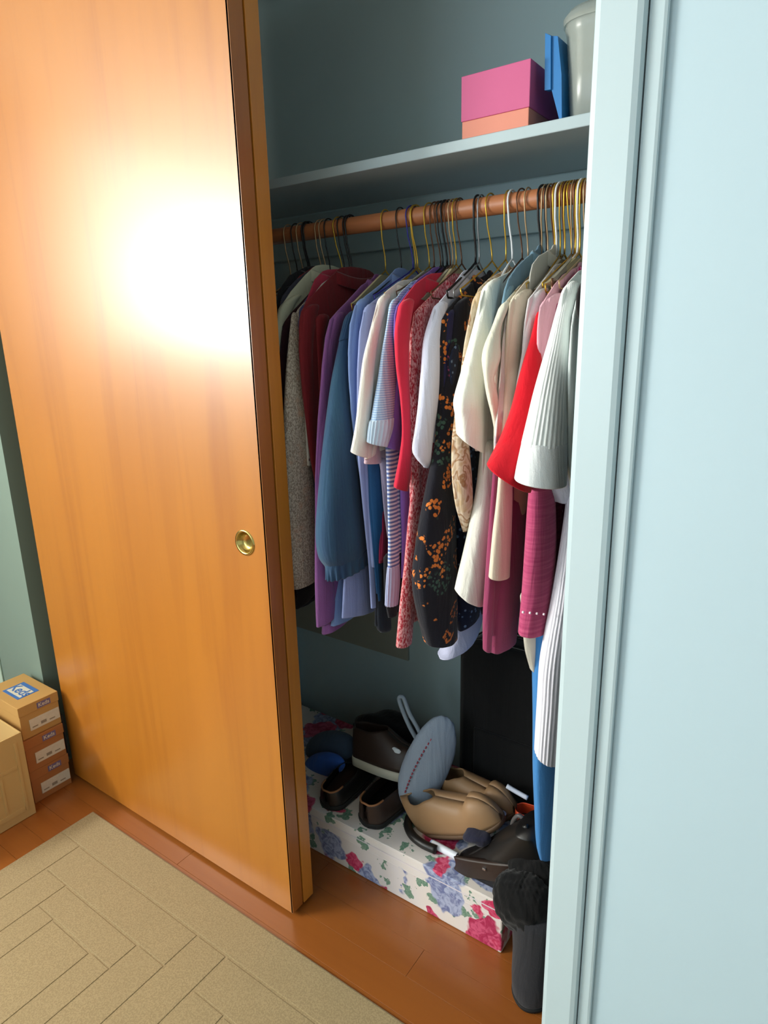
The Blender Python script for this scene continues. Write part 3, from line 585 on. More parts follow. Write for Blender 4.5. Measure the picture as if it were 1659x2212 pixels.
g = garment('blouse', 'white frilled blouse, its ruffle peeping under the white ribbed sleeve band', 'blouse', fabric('white_frill', (220, 222, 240), var=.03), X-.003, gs(-.04)+[('w', .26, 1.3), (1200, 1000), (1205, 1060)],
    [{'rows': [(1175, 1000, 1236, 1000), (1182, 1040, 1240, 1045), (1190, 1072, 1250, 1082)], 'amp': .12, 'k': .6, 'name': 'frill'}], T=.006, collar=False, back=False)
X = shX(1240, 655)+.022; wc = fabric('white_crepe', (220, 230, 228), var=.03)
g = garment('blouse', 'white crepe blouse with a round black neck lining beside the white door casing', 'blouse', wc, X,
    [(1285, 590), (1262, 605), (1246, 640), (1236, 690), (1230, 800), (1226, 1000), (1232, 1080)],
    [{'rows': [(1238, 680, 1285, 660), (1230, 760, 1282, 760), (1228, 850, 1278, 850), (1228, 940, 1274, 940), (1228, 1020, 1272, 1020), (1238, 1090, 1270, 1095)], 'k': .6, 'amp': .05}], T=.012)
bm = bmesh.new(); bmesh.ops.create_uvsphere(bm, u_segments=24, v_segments=12, radius=1); c = onX(1268, 652, X+.022)
mesh('neck_lining', [(c[0]+v.co.x*.010, c[1]+v.co.y*.042, c[2]+v.co.z*.036) for v in bm.verts], [[v.index for v in f.verts] for f in bm.faces], fabric('black_lining', (24, 20, 22)), g)['label'] = 'round black neck lining'; bm.free()
g = garment('cardigan', 'long white waffle-knit cardigan whose sleeve ends over the blue trousers', 'cardigan', fabric('white_waffle', (222, 220, 230), 'rib', (186, 184, 200), var=.03), X-.010, gs(-.03)+[('w', .26, 1.3), (1235, 1100), (1215, 1500)],
    [{'rows': [(1228, 1040, 1272, 1040), (1220, 1110, 1268, 1112), (1207, 1200, 1262, 1202), (1192, 1290, 1256, 1292), (1178, 1360, 1250, 1362), (1168, 1420, 1246, 1422), (1163, 1500, 1240, 1502), (1159, 1560, 1234, 1570), (1156, 1606, 1228, 1642)], 'k': .55, 'amp': .04, 'ribs': 30}], T=.007, collar=False, back=False)
# ---------------------------------------------------------------- wire hangers
HM = {n: plain(n+'_hanger_wire', c, .35, metal=mt) for n, c, mt in (('gold', (200, 160, 60), .8), ('black', (26, 24, 26), .2), ('tan', (176, 146, 110), .5), ('brown', (92, 58, 36), .4), ('white', (225, 228, 232), 0), ('blue', (44, 44, 140), .1), ('grey', (140, 142, 146), .6))}
def hanger_paths(half, drop, r=.0225, tilt=0.0):
    hook = [np.array([0, -r*math.cos(a), RZ+.003-(r-RR-.0015)+r*math.sin(a)]) for a in np.linspace(math.radians(215), math.radians(-15), 16)]
    # hook opens to the front, stem comes down behind to the neck
    zc = hook[0][2]; neck = RZ-.105
    hook = [np.array([0, p[1], p[2]]) for p in hook]
    hook += [np.array([0, -.016, RZ-.04]), np.array([0, -.004, RZ-.072]), np.array([0, 0, neck+.012]), np.array([0, 0, neck])]
    tri = [np.array([0, 0, neck]), np.array([0, -.02, neck-.012]), np.array([0, -half*.9, neck-drop*.93]), np.array([0, -half, neck-drop]), np.array([0, -half*.97, neck-drop-.012]),
           np.array([0, 0, neck-drop-.016]), np.array([0, half*.97, neck-drop-.012]), np.array([0, half, neck-drop]), np.array([0, half*.9, neck-drop*.93]), np.array([0, .02, neck-.012]), np.array([0, .0005, neck])]
    return hook, tri
hang = [(624, 'tan'), (640, 'black'), (652, 'tan'), (663, 'black'), (669, 'black'), (693, 'tan'), (702, 'tan'), (711, 'black'), (733, 'gold'), (741, 'black'), (752, 'black'), (758, 'black'),
        (834, 'gold'), (866, 'black'), (890, 'blue'), (895, 'gold'), (900, 'gold'), (929, 'gold'), (941, 'brown'), (949, 'brown'), (956, 'black'), (963, 'black'), (971, 'brown'), (980, 'tan'), (989, 'gold'), (995, 'brown'),
        (1033, 'black'), (1041, 'grey'), (1061, 'gold'), (1100, 'gold'), (1107, 'white'), (1128, 'brown'), (1142, 'tan'), (1173, 'black'), (1179, 'tan'), (1184, 'black'), (1190, 'tan'), (1199, 'brown'), (1204, 'gold'),
        (1211, 'white'), (1218, 'gold'), (1224, 'brown'), (1230, 'gold'), (1236, 'gold'), (1241, 'tan'), (1247, 'brown'), (1253, 'gold'), (1258, 'white'), (1264, 'gold'), (1269, 'tan')]
ords = ['first', 'second', 'third', 'fourth', 'fifth', 'sixth', 'seventh', 'eighth', 'ninth', 'tenth', 'eleventh', 'twelfth', 'thirteenth', 'fourteenth', 'fifteenth', 'sixteenth', 'seventeenth']
cnt = {}
tot = {}
for _, c in hang: tot[c] = tot.get(c, 0)+1
card = plain('tan_cardboard_sleeve', (176, 164, 128), .8); gcard = plain('grey_paper_sleeve', (150, 146, 130), .8)
for i, (px, c) in enumerate(hang):
    X = rodx(px); cnt[c] = cnt.get(c, 0)+1; half = _rv(.115, .138); dr = _rv(.052, .085); yaw = _rv(-.12, .12); rt = _rv(-.05, .05)
    if c in ('white',): lab = {1: 'white wire hanger alone on the bare stretch of rod, right of centre', 2: 'white plastic hanger among the crowded gold hooks', 3: 'white-hooked hanger nearest the white casing'}[cnt[c]]
    elif tot[c] == 1: lab = f'{c} wire hanger hooked on the wooden rod'
    else: lab = f'{c} wire hanger on the rod, {ords[cnt[c]-1]} {c} hook counted from the wooden door'
    t = thing('hanger', lab, 'hanger', (X, RY, RZ), 'wire hangers on the closet rod')
    hook, tri = hanger_paths(half, dr); th = .0016 if c != 'white' else .0022
    if i in (3, 11, 21, 26, 33): th = .0024
    def tf(P):
        out = []
        for p in P:
            y, z = p[1], p[2]; dz = z-RZ; x = y*math.sin(yaw)-dz*rt*(1 if z < RZ else 0); out.append((X+x, RY+y*math.cos(yaw), z))
        return out
    rth = [th]*len(hook)
    MB().tube(tf(hook), th, 6).build('hook', HM[c], t, smooth=True)
    MB().tube(tf(tri), th, 6).build('frame', HM[c if c not in ('gold', 'tan') else c], t, smooth=True)
    if i in (12, 17, 23, 24, 37, 41, 45, 48):
        P = tf([tri[1], tri[2], tri[3], tri[5]*np.array([1, 1, 1]), tri[7], tri[8], tri[9]]); V = []
        for dx in (-.003, .003):
            for p in P: V.append((p[0]+dx, p[1], p[2]+.002))
        n = len(P); Fc = [tuple(range(n)), tuple(range(2*n-1, n-1, -1))]+[(k, (k+1) % n, n+(k+1) % n, n+k) for k in range(n)]
        mesh('paper_sleeve', V, Fc, card if i % 2 == 0 else gcard, t, smooth=False)
# ---------------------------------------------------------------- things on the shelf
pinkm = plain('rose_pink_card', (205, 92, 140), .6, var=.02); peach = plain('peach_card', (222, 140, 118), .6, var=.02)
t = thing('gift_box', 'square pink card box with a peach lower band on the shelf', 'box', (-.62, .385, 1.821))
MB().box((-.690, .305, 1.8215), (-.551, .470, 1.852), .0012).build('box_base', peach, t)
MB().box((-.6915, .3035, 1.852), (-.5495, .4715, 1.930), .0012).build('lid', pinkm, t)
bluep = plain('bright_blue_plastic', (30, 120, 190), .45, var=.03)
t = thing('folder', 'bright blue plastic folder wedged between pink box and clear bin', 'folder', (-.515, .36, 1.821))
def prism(name, pts, y0, y1, m, parent):
    n = len(pts); V = [(p[0], y0, p[1]) for p in pts]+[(p[0]+.004, y1, p[1]) for p in pts]
    return mesh(name, V, [tuple(range(n)), tuple(range(2*n-1, n-1, -1))]+[(k, (k+1) % n, n+(k+1) % n, n+k) for k in range(n)], m, parent, smooth=False)
prism('spine', [(-.5335, 1.972), (-.5225, 1.965), (-.5190, 1.879), (-.5305, 1.880)], .326, .338, bluep, t)
prism('cover', [(-.5225, 1.966), (-.5110, 1.963), (-.5010, 1.900), (-.4965, 1.8225), (-.5000, 1.8225), (-.5185, 1.879)], .330, .56, bluep, t)
fm, nt, b = new_mat('frosted_clear_plastic'); tr = node(nt, 'ShaderNodeBsdfTransparent'); tr.inputs[0].default_value = (.93, .95, .93, 1); mx = node(nt, 'ShaderNodeMixShader'); mx.inputs[0].default_value = .45
b.inputs['Base Color'].default_value = (.50, .54, .50, 1); b.inputs['Roughness'].default_value = .22; b.inputs['Subsurface Weight'].default_value = 0
nt.links.new(tr.outputs[0], mx.inputs[1]); nt.links.new(b.outputs[0], mx.inputs[2]); nt.links.new(mx.outputs[0], nt.nodes['Material Output'].inputs[0])
def rrect(cx, cy, hx, hy, r, z, n=6):
    out = []
    for (sx, sy, a0) in ((1, 1, 0), (-1, 1, 90), (-1, -1, 180), (1, -1, 270)):
        for k in range(n+1):
            a = math.radians(a0+90*k/n); out.append((cx+sx*(hx-r)+r*math.cos(a), cy+sy*(hy-r)+r*math.sin(a), z))
    return out
bin_t = thing('storage_bin', 'frosted clear plastic storage bin at the right end of the shelf', 'bin', (-.36, .46, 1.821))
bx, by = -.356, .470; R = []
for (hx, hy, r, z) in ((.134, .125, .03, 1.822), (.140, .130, .034, 1.828), (.146, .135, .04, 1.90), (.152, .140, .045, 1.965), (.154, .141, .047, 1.972), (.156, .143, .05, 1.978), (.156, .143, .05, 1.990)): R.append(rrect(bx, by, hx, hy, r, z))
for (hx, hy, r, z) in ((.154, .141, .045, 1.992), (.150, .137, .043, 1.97), (.143, .132, .038, 1.90), (.136, .126, .03, 1.832)): R.append(rrect(bx, by, hx, hy, r, z))
V, Fc = loft(R, True, True); mesh('bin_body', V, Fc, fm, bin_t)
R = [rrect(bx, by, hx, hy, r, z) for (hx, hy, r, z) in ((.158, .146, .05, 1.982), (.159, .147, .05, 1.992), (.152, .140, .05, 2.004), (.10, .09, .04, 2.012))]
V, Fc = loft(R, False, True); mesh('lid', V, Fc, fm, bin_t)
def blob(name, c, r, m, parent=None, amp=.1, fr=3.0, seed=0, rot=None, power=1.0, loc=None, u=48, v=24, fine=0):
    """closed soft lump: an ellipsoid with smooth folds"""
    g = np.random.default_rng(seed); K = [(g.normal(size=3)*fr, g.uniform(0, 6.28), g.uniform(.5, 1)) for _ in range(7)]
    K2 = [(g.normal(size=3)*fr*5, g.uniform(0, 6.28), 1) for _ in range(6)]
    V = []; Fc = []
    for i in range(v+1):
        ph = PI*i/v
        for j in range(u):
            th = 2*PI*j/u; d = np.array([math.sin(ph)*math.cos(th), math.sin(ph)*math.sin(th), math.cos(ph)])
            s = 1+amp*sum(w_*math.sin(np.dot(k, d)+p) for k, p, w_ in K)/4+fine*sum(math.sin(np.dot(k, d)+p) for k, p, w_ in K2)/4
            q = np.sign(d)*np.abs(d)**power*s*np.array(r)
            if rot is not None: q = np.array(rot @ Vector(q))
            V.append(np.array(c)+q)
    for i in range(v):
        for j in range(u):
            a, b_ = i*u+j, i*u+(j+1) % u; Fc.append((a, b_, b_+u, a+u))
    return mesh(name, V, Fc, m, parent, True, loc)
bw_ = fabric('cream_bundle_cloth', (214, 200, 168), var=.1)
o = blob('cloth_bundle', (-.37, .45, 1.895), (.105, .095, .06), bw_, None, .22, 2.5, 3, loc=(-.37, .45, 1.83)); tag(o, 'cream cloth bundle seen blurred inside the frosted plastic bin', 'cloth')
# ---------------------------------------------------------------- floral under-bed box
def roses(name):
    m, nt, b = new_mat(name); v = coords(nt)
    base = mixc(nt, noise(nt, v, 5), lin((232, 216, 190)), lin((216, 214, 224)))
    def blobs(col, sc, thr, off, c, c2, soft=.02, cut=.42):
        vo = node(nt, 'ShaderNodeTexVoronoi'); vo.inputs['Scale'].default_value = sc; vo.inputs['Randomness'].default_value = 1
        mp = coords(nt, (1, 1, 1), (.2+off, off*2, off)); nz = node(nt, 'ShaderNodeTexNoise'); nz.inputs['Scale'].default_value = sc*2.2; nt.links.new(mp, nz.inputs[0])
        ad = node(nt, 'ShaderNodeVectorMath', operation='MULTIPLY_ADD'); nt.links.new(nz.outputs['Color'], ad.inputs[0]); ad.inputs[1].default_value = (.06, .06, .06); nt.links.new(mp, ad.inputs[2]); nt.links.new(ad.outputs[0], vo.inputs[0])
        pick = math_n(nt, 'GREATER_THAN', vo.outputs['Color'], .0); sep = node(nt, 'ShaderNodeSeparateColor'); nt.links.new(vo.outputs['Color'], sep.inputs[0])
        msk = math_n(nt, 'MULTIPLY', ramp(nt, vo.outputs['Distance'], [(thr-soft, (1, 1, 1)), (thr+soft, (0, 0, 0))]), math_n(nt, 'GREATER_THAN', sep.outputs[0], cut))
        inner = noise(nt, mp, sc*5, 2, .6, 1.5); cc = mixc(nt, ramp(nt, inner, [(.4, (0, 0, 0)), (.6, (1, 1, 1))]), c, c2)
        return mixc(nt, msk, col, cc)
    col = blobs(base, 22, .44, .9, lin((90, 130, 110)), lin((130, 156, 138)), cut=.5)
    col = blobs(col, 8.5, .50, .35, lin((108, 118, 160)), lin((170, 178, 205)), cut=.3)
    col = blobs(col, 8.5, .48, 1.7, lin((168, 34, 78)), lin((206, 84, 120)))
    col = blobs(col, 12, .34, 2.6, lin((214, 96, 128)), lin((190, 40, 84)))
    nt.links.new(col, b.inputs['Base Color']); b.inputs['Roughness'].default_value = .45; b.inputs['Coat Weight'].default_value = .2; b.inputs['Coat Roughness'].default_value = .3; return m
rose = roses('rose_print_card')
t = thing('storage_box', 'long low floral-printed storage box on the closet floor, piled with shoes', 'box', (-1.1, .4, 0))
MB().box((-1.60, .2045, .0005), (-.510, .585, .140), .004).build('box_base', rose, t)
MB().box((-1.604, .2, .102), (-.505, .59, .1045), .001).box((-1.604, .2, .1045), (-.505, .204, .150), .001).box((-.509, .204, .1045), (-.505, .59, .150), .001).box((-1.604, .586, .1045), (-.509, .59, .150), .001).box((-1.604, .2, .150), (-.505, .59, .1535), .0015).build('lid', rose, t)
MB().tube([(-1.60, .1985, .128), (-.506, .1985, .128)], .0012, 6).build('lid_crease', plain('crease_card', (210, 200, 205), .5), t)
BT = .1540
# ---------------------------------------------------------------- shoes
def shoe(name, label, heel, toe, width, height, up, sole, lining, open_to=.55, sole_h=.02, cat='shoe', bulb=1.0, rim=.75, roll=0.0, group=None, collar=None, heel_h=0.0, open_from=-.05, odep=.72):
    """heel, toe: world points on the sole line"""
    heel = np.array(heel, float); toe = np.array(toe, float); L = np.linalg.norm(toe-heel); ax = (toe-heel)/L; sd = np.cross([0, 0, 1.0], ax); sd /= np.linalg.norm(sd); un = np.cross(ax, sd)
    if roll: c, s = math.cos(roll), math.sin(roll); sd, un = sd*c+un*s, un*c-sd*s
    P = lambda a, b_, h_: heel+ax*a*L+sd*b_+un*h_
    def wd(a): return width/2*(max(0.0, 1-(2*max(0, .12-a)/.24)**2)**.5 if a < .12 else 1)*(.80+.20*math.sin(PI*min(1, max(0, (a-.1)/.9))**1.1))*(max(.0001, 1-((a-.72)/.28)**2.4)**.5 if a > .72 else 1)
    def ht(a): return height*(1 if a < .35 else 1-.42*((a-.35)/.4)**.9 if a < .75 else .58*bulb+(1-bulb)*.0)*(1 if a <= .75 else max(.05, 1-((a-.75)/.25)**2.6)**.5)+.0
    t = thing(name, label, cat, P(.5, 0, 0), group); A = [.0, .01, .025, .045, .07, .1, .13, .16, .2, .24, .28, .32, .36, .4, .44, .48, .52, .56, .6, .66, .72, .78, .84, .89, .93, .96, .98, .995]; rings = []; N = 10; rimL = []; rimR = []
    for a in A:
        w_, h_ = max(wd(max(a, .004)), .004), ht(a); opening = open_from < a < open_to
        beta = (rim*PI/2)*(1 if not opening else 1); th_r = PI/2 if not opening else PI/2-odep*math.sqrt(min(1, (open_to-a)/.16))*math.sqrt(min(1, max(0, (a-open_from)/.06)))
        ring = []
        ring += [P(a, -w_*math.cos(th)**.7 if math.cos(th) > 0 else 0, sole_h+h_*math.sin(th)) for th in np.linspace(0, th_r, N)]
        q = ring[-1]; wi = w_*.90; hi = h_*.93
        ring += [P(a, -wi*math.cos(th)**.7 if math.cos(th) > 1e-6 else 0, sole_h+.003+hi*math.sin(th)) for th in np.linspace(th_r, .0, N)]
        ring += [P(a, wi*math.cos(th)**.7 if math.cos(th) > 1e-6 else 0, sole_h+.003+hi*math.sin(th)) for th in np.linspace(0, th_r, N)]
        ring += [P(a, w_*math.cos(th)**.7 if math.cos(th) > 1e-6 else 0, sole_h+h_*math.sin(th)) for th in np.linspace(th_r, 0, N)]
        rings.append(ring)
        if opening and a < .2 and collar is not None: rimL.append(P(a, -w_*.97*math.cos(th_r)**.7, sole_h+h_*math.sin(th_r)+.001)); rimR.append(P(a, w_*.97*math.cos(th_r)**.7, sole_h+h_*math.sin(th_r)+.001))
    V, Fc = loft(rings, True, True); mesh('upper', V, Fc, up, t)
    sr = []
    for zz, gx in ((0, -.004), (.002, .002), (sole_h-.002, .003), (sole_h+.002, .001)):
        loop = [P(a, -(max(wd(max(a, .004)), .004)+gx), zz-heel_h*0) for a in A]+[P(a, (max(wd(max(a, .004)), .004)+gx), zz) for a in reversed(A)]; sr.append(loop)
    V, Fc = loft(sr, True, True); mesh('sole', V, Fc, sole, t)
    ins = [P(a, -max(wd(max(a, .004)), .004)*.86, sole_h+.006) for a in A[1:-3]]+[P(a, max(wd(max(a, .004)), .004)*.86, sole_h+.006) for a in reversed(A[1:-3])]
    V, Fc = loft([ins, [p+un*.002 for p in ins]], True, True); mesh('insole', V, Fc, lining, t)
    if collar is not None:
        path = list(reversed(rimL))+rimR; MB().tube(path, .0028, 8).build('collar_trim', collar, t, smooth=True)
    return t
lea = plain('black_leather', (22, 19, 18), .42, var=.2, bstr=.2); brn = plain('dark_brown_leather', (48, 34, 28), .5, var=.2, bstr=.2); dk = plain('black_rubber', (16, 16, 17), .8)
tanl = plain('tan_suede', (150, 116, 82), .55, var=.12, bstr=.15); tanr = plain('tan_binding', (150, 100, 62), .6); whr = plain('off_white_rubber', (188, 184, 168), .7); liner = plain('dark_brown_lining', (60, 38, 28), .8)
p = lambda x, y, Y: onY(x, y, Y)
h1 = onZ(700, 1765, BT+.002); shoe('loafer', 'black loafer at the left end of the box, heel towards the door edge', (h1[0]-.012, .216, BT+.001), (h1[0]-.03, .47, BT+.010), .100, .062, lea, dk, liner, collar=tanr, sole_h=.014)
h2 = onZ(786, 1796, BT+.002); shoe('loafer', 'dark brown loafer with a tan curved heel rim, at the box edge', (h2[0]-.005, .222, BT+.001), (h2[0]+.005, .48, BT+.010), .106, .080, brn, dk, lea, collar=tanr, sole_h=.014)
a = p(753, 1652, .34); b_ = p(880, 1698, .34); shoe('sneaker', 'dark brown sneaker with a thick off-white sole lying on the loafers', (a[0], .375, a[2]-.004), (b_[0]+.02, .375, b_[2]+.002), .090, .120, brn, whr, dk, sole_h=.026, open_to=.5, roll=-.15)
blob('crumpled_jacket', p(850, 1588, .50), (.135, .07, .062), fabric('black_pile', (16, 15, 16)), None, .28, 3, 11, loc=p(850, 1600, .50))
tag(bpy.data.objects['crumpled_jacket'], 'black crumpled jacket heaped behind the brown sneaker', 'jacket')
c = p(716, 1622, .40); slate = fabric('slate_canvas', (60, 76, 98)); t = thing('cap', 'slate and blue fabric cap lying against the wall beside the door', 'cap', (c[0], c[1], c[2]-.05))
rot = Matrix.Rotation(math.radians(-30), 3, 'Y')
blob('crown', c, (.120, .040, .064), slate, t, .05, 2, 4, rot)
c2 = p(700, 1652, .345); blob('brim', c2, (.092, .022, .040), fabric('royal_blue_canvas', (48, 92, 176)), t, .04, 2, 5, rot)
# grey drawstring bag
A0 = p(884, 1742, .325); B0 = p(955, 1556, .39); L = np.linalg.norm(B0-A0); ax = (B0-A0)/L; C0 = (A0+B0)/2
vv = hcomp(C0-O); vv /= np.linalg.norm(vv); sx = np.array([vv[1], -vv[0], 0]); sx = sx-ax*np.dot(sx, ax); sx /= np.linalg.norm(sx); sy = np.cross(ax, sx)
rot = Matrix(((sx[0], sy[0], ax[0]), (sx[1], sy[1], ax[1]), (sx[2], sy[2], ax[2])))
gb = fabric('grey_blue_nylon', (138, 150, 166), rough=.5, var=.06); t = thing('pouch', 'grey-blue nylon pouch with a dotted red stripe, leaning on the shoe pile', 'pouch', A0)
blob('pouch_body', C0+sx*.004, (.063, .026, L/2+.012), gb, t, .07, 2.6, 21, rot, .92, u=64, v=40, fine=.012)
rp = plain('red_print', (150, 50, 66), .6)
for k in range(15):
    s_ = -.62+k*.088; q = C0+ax*(s_*(L/2))+sx*(-.028+.018*s_*s_+.012*(s_)); e = .026*math.sqrt(max(.05, 1-(s_)**2-.25)); q = q-sy*(e*1.02+.004) if np.dot(sy, O-C0) < 0 else q+sy*(e*1.02+.004)
    MB().tube([q-ax*.0032, q+ax*.0032], .0020, 6).build('red_dash', rp, t)
hp = [onY(x, y, .41) for x, y in ((905, 1605), (885, 1570), (868, 1530), (862, 1508), (872, 1508), (884, 1540), (900, 1568), (908, 1585))]
MB().tube(spline(hp, 4), .0062, 8).build('strap', fabric('pale_blue_strap', (150, 164, 178)), t, smooth=True)
blob('paper_tag', p(856, 1625, .36), (.018, .006, .014), plain('white_paper', (200, 208, 216), .7), t, .2, 3, 9)
# tan clogs
sl = plain('tan_sole', (90, 66, 46), .7)
a = p(915, 1785, .335); b_ = p(1092, 1775, .315); shoe('clog', 'tan leather clog lying in front, toe to the right', a, b_, .100, .102, tanl, sl, liner, open_to=.42, bulb=1.30, sole_h=.012, roll=.30, open_from=.12, odep=.5)
a = p(975, 1728, .425); b_ = p(1118, 1760, .385); shoe('clog', 'tan leather clog behind the front one, leaning on the black case', a, b_, .095, .10, tanl, sl, liner, open_to=.42, bulb=1.30, sole_h=.012, roll=.25, open_from=.12, odep=.5)
# cord and white tube
MB().tube(spline([onZ(*q, BT+.013) for q in ((884, 1765), (881, 1785), (892, 1806), (915, 1824), (942, 1836))], 4), .0115, 12).build('umbrella_handle', lea, None, True, onZ(900, 1815, BT))
tag(bpy.data.objects['umbrella_handle'], 'curved black padded handle lying in front of the tan clog', 'handle')
pa, pb = onZ(934, 1822, BT+.011), onZ(987, 1850, BT+.011); t = thing('marker_pen', 'white cylindrical marker pen on the floral box, beside the black handle', 'pen', (pa+pb)/2-np.array([0, 0, .01]))
MB().tube([pa, pb], .0095, 20).build('barrel', plain('white_plastic', (225, 230, 240), .35), t); MB().tube([pb, pb+(pb-pa)*.10], .006, 16).build('tip', plain('chrome_tip', (180, 180, 185), .2, metal=1), t); MB().tube([pa-(pb-pa)*.06, pa], .0085, 16).build('cap_end', plain('pale_blue_cap', (170, 185, 225), .4), t)
# white and pale bits among the pile
def bit(name, lab, cat, pts, Y, r, m):
    P_ = [onY(x, y, Y) for x, y in pts]; o = MB().tube(spline(P_, 4), r, 10).build(name, m, None, True, P_[0]); return tag(o, lab, cat)
bit('sandal_strap', 'white strap tip between the rear clog and the black case', 'strap', ((1095, 1698), (1115, 1710), (1140, 1724)), .40, .0062, plain('white_strap', (205, 210, 225), .5))
bit('ribbon', 'pale grey-blue ribbon end right of the front clog', 'ribbon', ((1088, 1756), (1078, 1775), (1062, 1788)), .33, .0075, fabric('pale_ribbon', (140, 146, 168)))
o = blob('cloth_scrap', onY(1030, 1806, .265), (.034, .03, .018), fabric('dark_blue_cloth', (34, 34, 52)), None, .25, 3, 41, loc=onY(1030, 1816, .265)); tag(o, 'dark blue cloth scrap under the front clog', 'cloth')
# black soft case against the back wall
case = fabric('black_nylon', (7, 6, 6), fold=.004); t = thing('suitcase', 'tall black soft suitcase standing behind the shoes against the back wall', 'suitcase', (-.64, .53, BT))
def sheet(hx0, hx1, zb, zt, r, y, n=10):
    out = []
    for (cx, cz, a0) in ((hx1-r, zt-r, 0), (hx0+r, zt-r, 90), (hx0+r*.3, zb+r*.3, 180), (hx1-r*.3, zb+r*.3, 270)):
        rr = r if a0 < 180 else r*.3
        for k in range(n+1): a = math.radians(a0+90*k/n); out.append((cx+rr*math.cos(a), y, cz+rr*math.sin(a)))
    return out
Rg = [sheet(-.78+e, -.44-e, BT+.001+e, .655-e, .07, y) for (e, y) in ((.02, .475), (.004, .482), (0, .50), (0, .55), (.004, .570), (.02, .577))]
V, Fc = loft(Rg, True, True); mesh('case_body', V, Fc, case, t)
for yy in (.497, .556):
    MB().tube(sheet(-.782, -.438, BT+.001, .657, .07, yy)+[sheet(-.782, -.438, BT+.001, .657, .07, yy)[0]], .003, 6, False).build('piping', lea, t, smooth=True)
MB().tube(spline([(-.66, .525, .652), (-.655, .525, .675), (-.61, .525, .682), (-.565, .525, .675), (-.56, .525, .652)], 5), .007, 8).build('handle', lea, t, smooth=True)
MB().box((-.73, .468, BT+.06), (-.49, .477, .40), .006).build('front_pocket', case, t)
# black leather handbag hanging over the box's corner
t = thing('handbag', 'black leather handbag slumped over the right corner of the floral box', 'handbag', p(1070, 1910, .25)); g = lea
def quad_loft(rows, Y0, dep, m, name, parent, n=30):
    rings = []
    for (xl, yl, xr, yr) in spline(rows, 5):
        L_, R_ = onY(xl, yl, Y0), onY(xr, yr, Y0); cc = (L_+R_)/2; hx = (R_-L_)/2
        rings.append([cc+hx*math.copysign(abs(math.cos(th))**.7, math.cos(th))+np.array([0, dep*math.sin(th), 0]) for th in np.linspace(0, 2*PI, n, endpoint=False)])
    V, Fc = loft(rings); return mesh(name, V, Fc, m, parent)
quad_loft([(1125, 1772, 1175, 1790), (1085, 1795, 1190, 1820), (1030, 1830, 1195, 1870), (985, 1848, 1190, 1905), (968, 1880, 1180, 1930), (964, 1908, 1150, 1940), (985, 1916, 1090, 1925)], .285, .055, g, 'bag_body', t)
quad_loft([(980, 1850, 1108, 1868), (984, 1868, 1108, 1890), (976, 1884, 1108, 1904), (990, 1886, 1104, 1905)], .232, .008, brn, 'flap', t)
q = p(1046, 1877, .222); MB().cbox(q, (.009, .005, .006), .001).build('clasp', plain('silver_clasp', (190, 190, 190), .25, metal=1), t)
MB().tube(spline([p(x, y, .30) for x, y in ((1105, 1800), (1108, 1775), (1120, 1762), (1132, 1772), (1136, 1795))], 5), .0055, 8).build('ring_loop', plain('grey_ring_strap', (78, 74, 74), .5), t, smooth=True)
MB().tube(spline([p(x, y, .27) for x, y in ((1010, 1852), (1050, 1828), (1100, 1800), (1140, 1785))], 5), .006, 8).build('handle', g, t, smooth=True)
a = p(1112, 1768, .36); b_ = p(1190, 1790, .36); shoe('flat_shoe', 'orange-red flat shoe poking up behind the black handbag', (a[0], .37, a[2]-.02), (b_[0]+.06, .37, b_[2]-.03), .075, .055, plain('orange_red_leather', (190, 62, 26), .5), dk, liner, sole_h=.01, open_to=.45)
# tall dark boot with a black fur cuff, on the floor
t = thing('boot', 'dark grey felt boot with thick black fur cuff standing on the floor beside the casing', 'boot', (-.415, .17, 0)); felt = fabric('charcoal_felt', (42, 42, 46)); rg = []
for (z, cx, cy, rx, ry) in ((.0005, -.408, .175, .030, .050), (.004, -.409, .172, .043, .063), (.018, -.410, .172, .049, .069), (.05, -.412, .175, .051, .066), (.10, -.416, .182, .051, .056), (.14, -.420, .188, .053, .053), (.18, -.424, .192, .058, .056), (.20, -.426, .196, .058, .056)):
    rg.append([(cx+rx*math.cos(th), cy+ry*math.sin(th), z) for th in np.linspace(0, 2*PI, 40, endpoint=False)])
V, Fc = loft(rg); mesh('shaft', V, Fc, felt, t)
rg = [[(-.409+(rx)*math.cos(th), .172+ry*math.sin(th), z) for th in np.linspace(0, 2*PI, 40, endpoint=False)] for (z, rx, ry) in ((0, .040, .060), (.001, .047, .067), (.010, .0505, .0705), (.012, .048, .068))]
V, Fc = loft(rg); mesh('sole', V, Fc, dk, t)
blob('fur_cuff', onY(1130, 1942, .20), (.072, .066, .070), fabric('black_fur', (9, 8, 9)), t, .10, 3, 31, u=80, v=48, fine=.05)
blob('fur_cuff', onY(1150, 1880, .25), (.060, .050, .045), fabric('black_fur_top', (12, 11, 11)), t, .14, 3, 33, u=64, v=36, fine=.05)
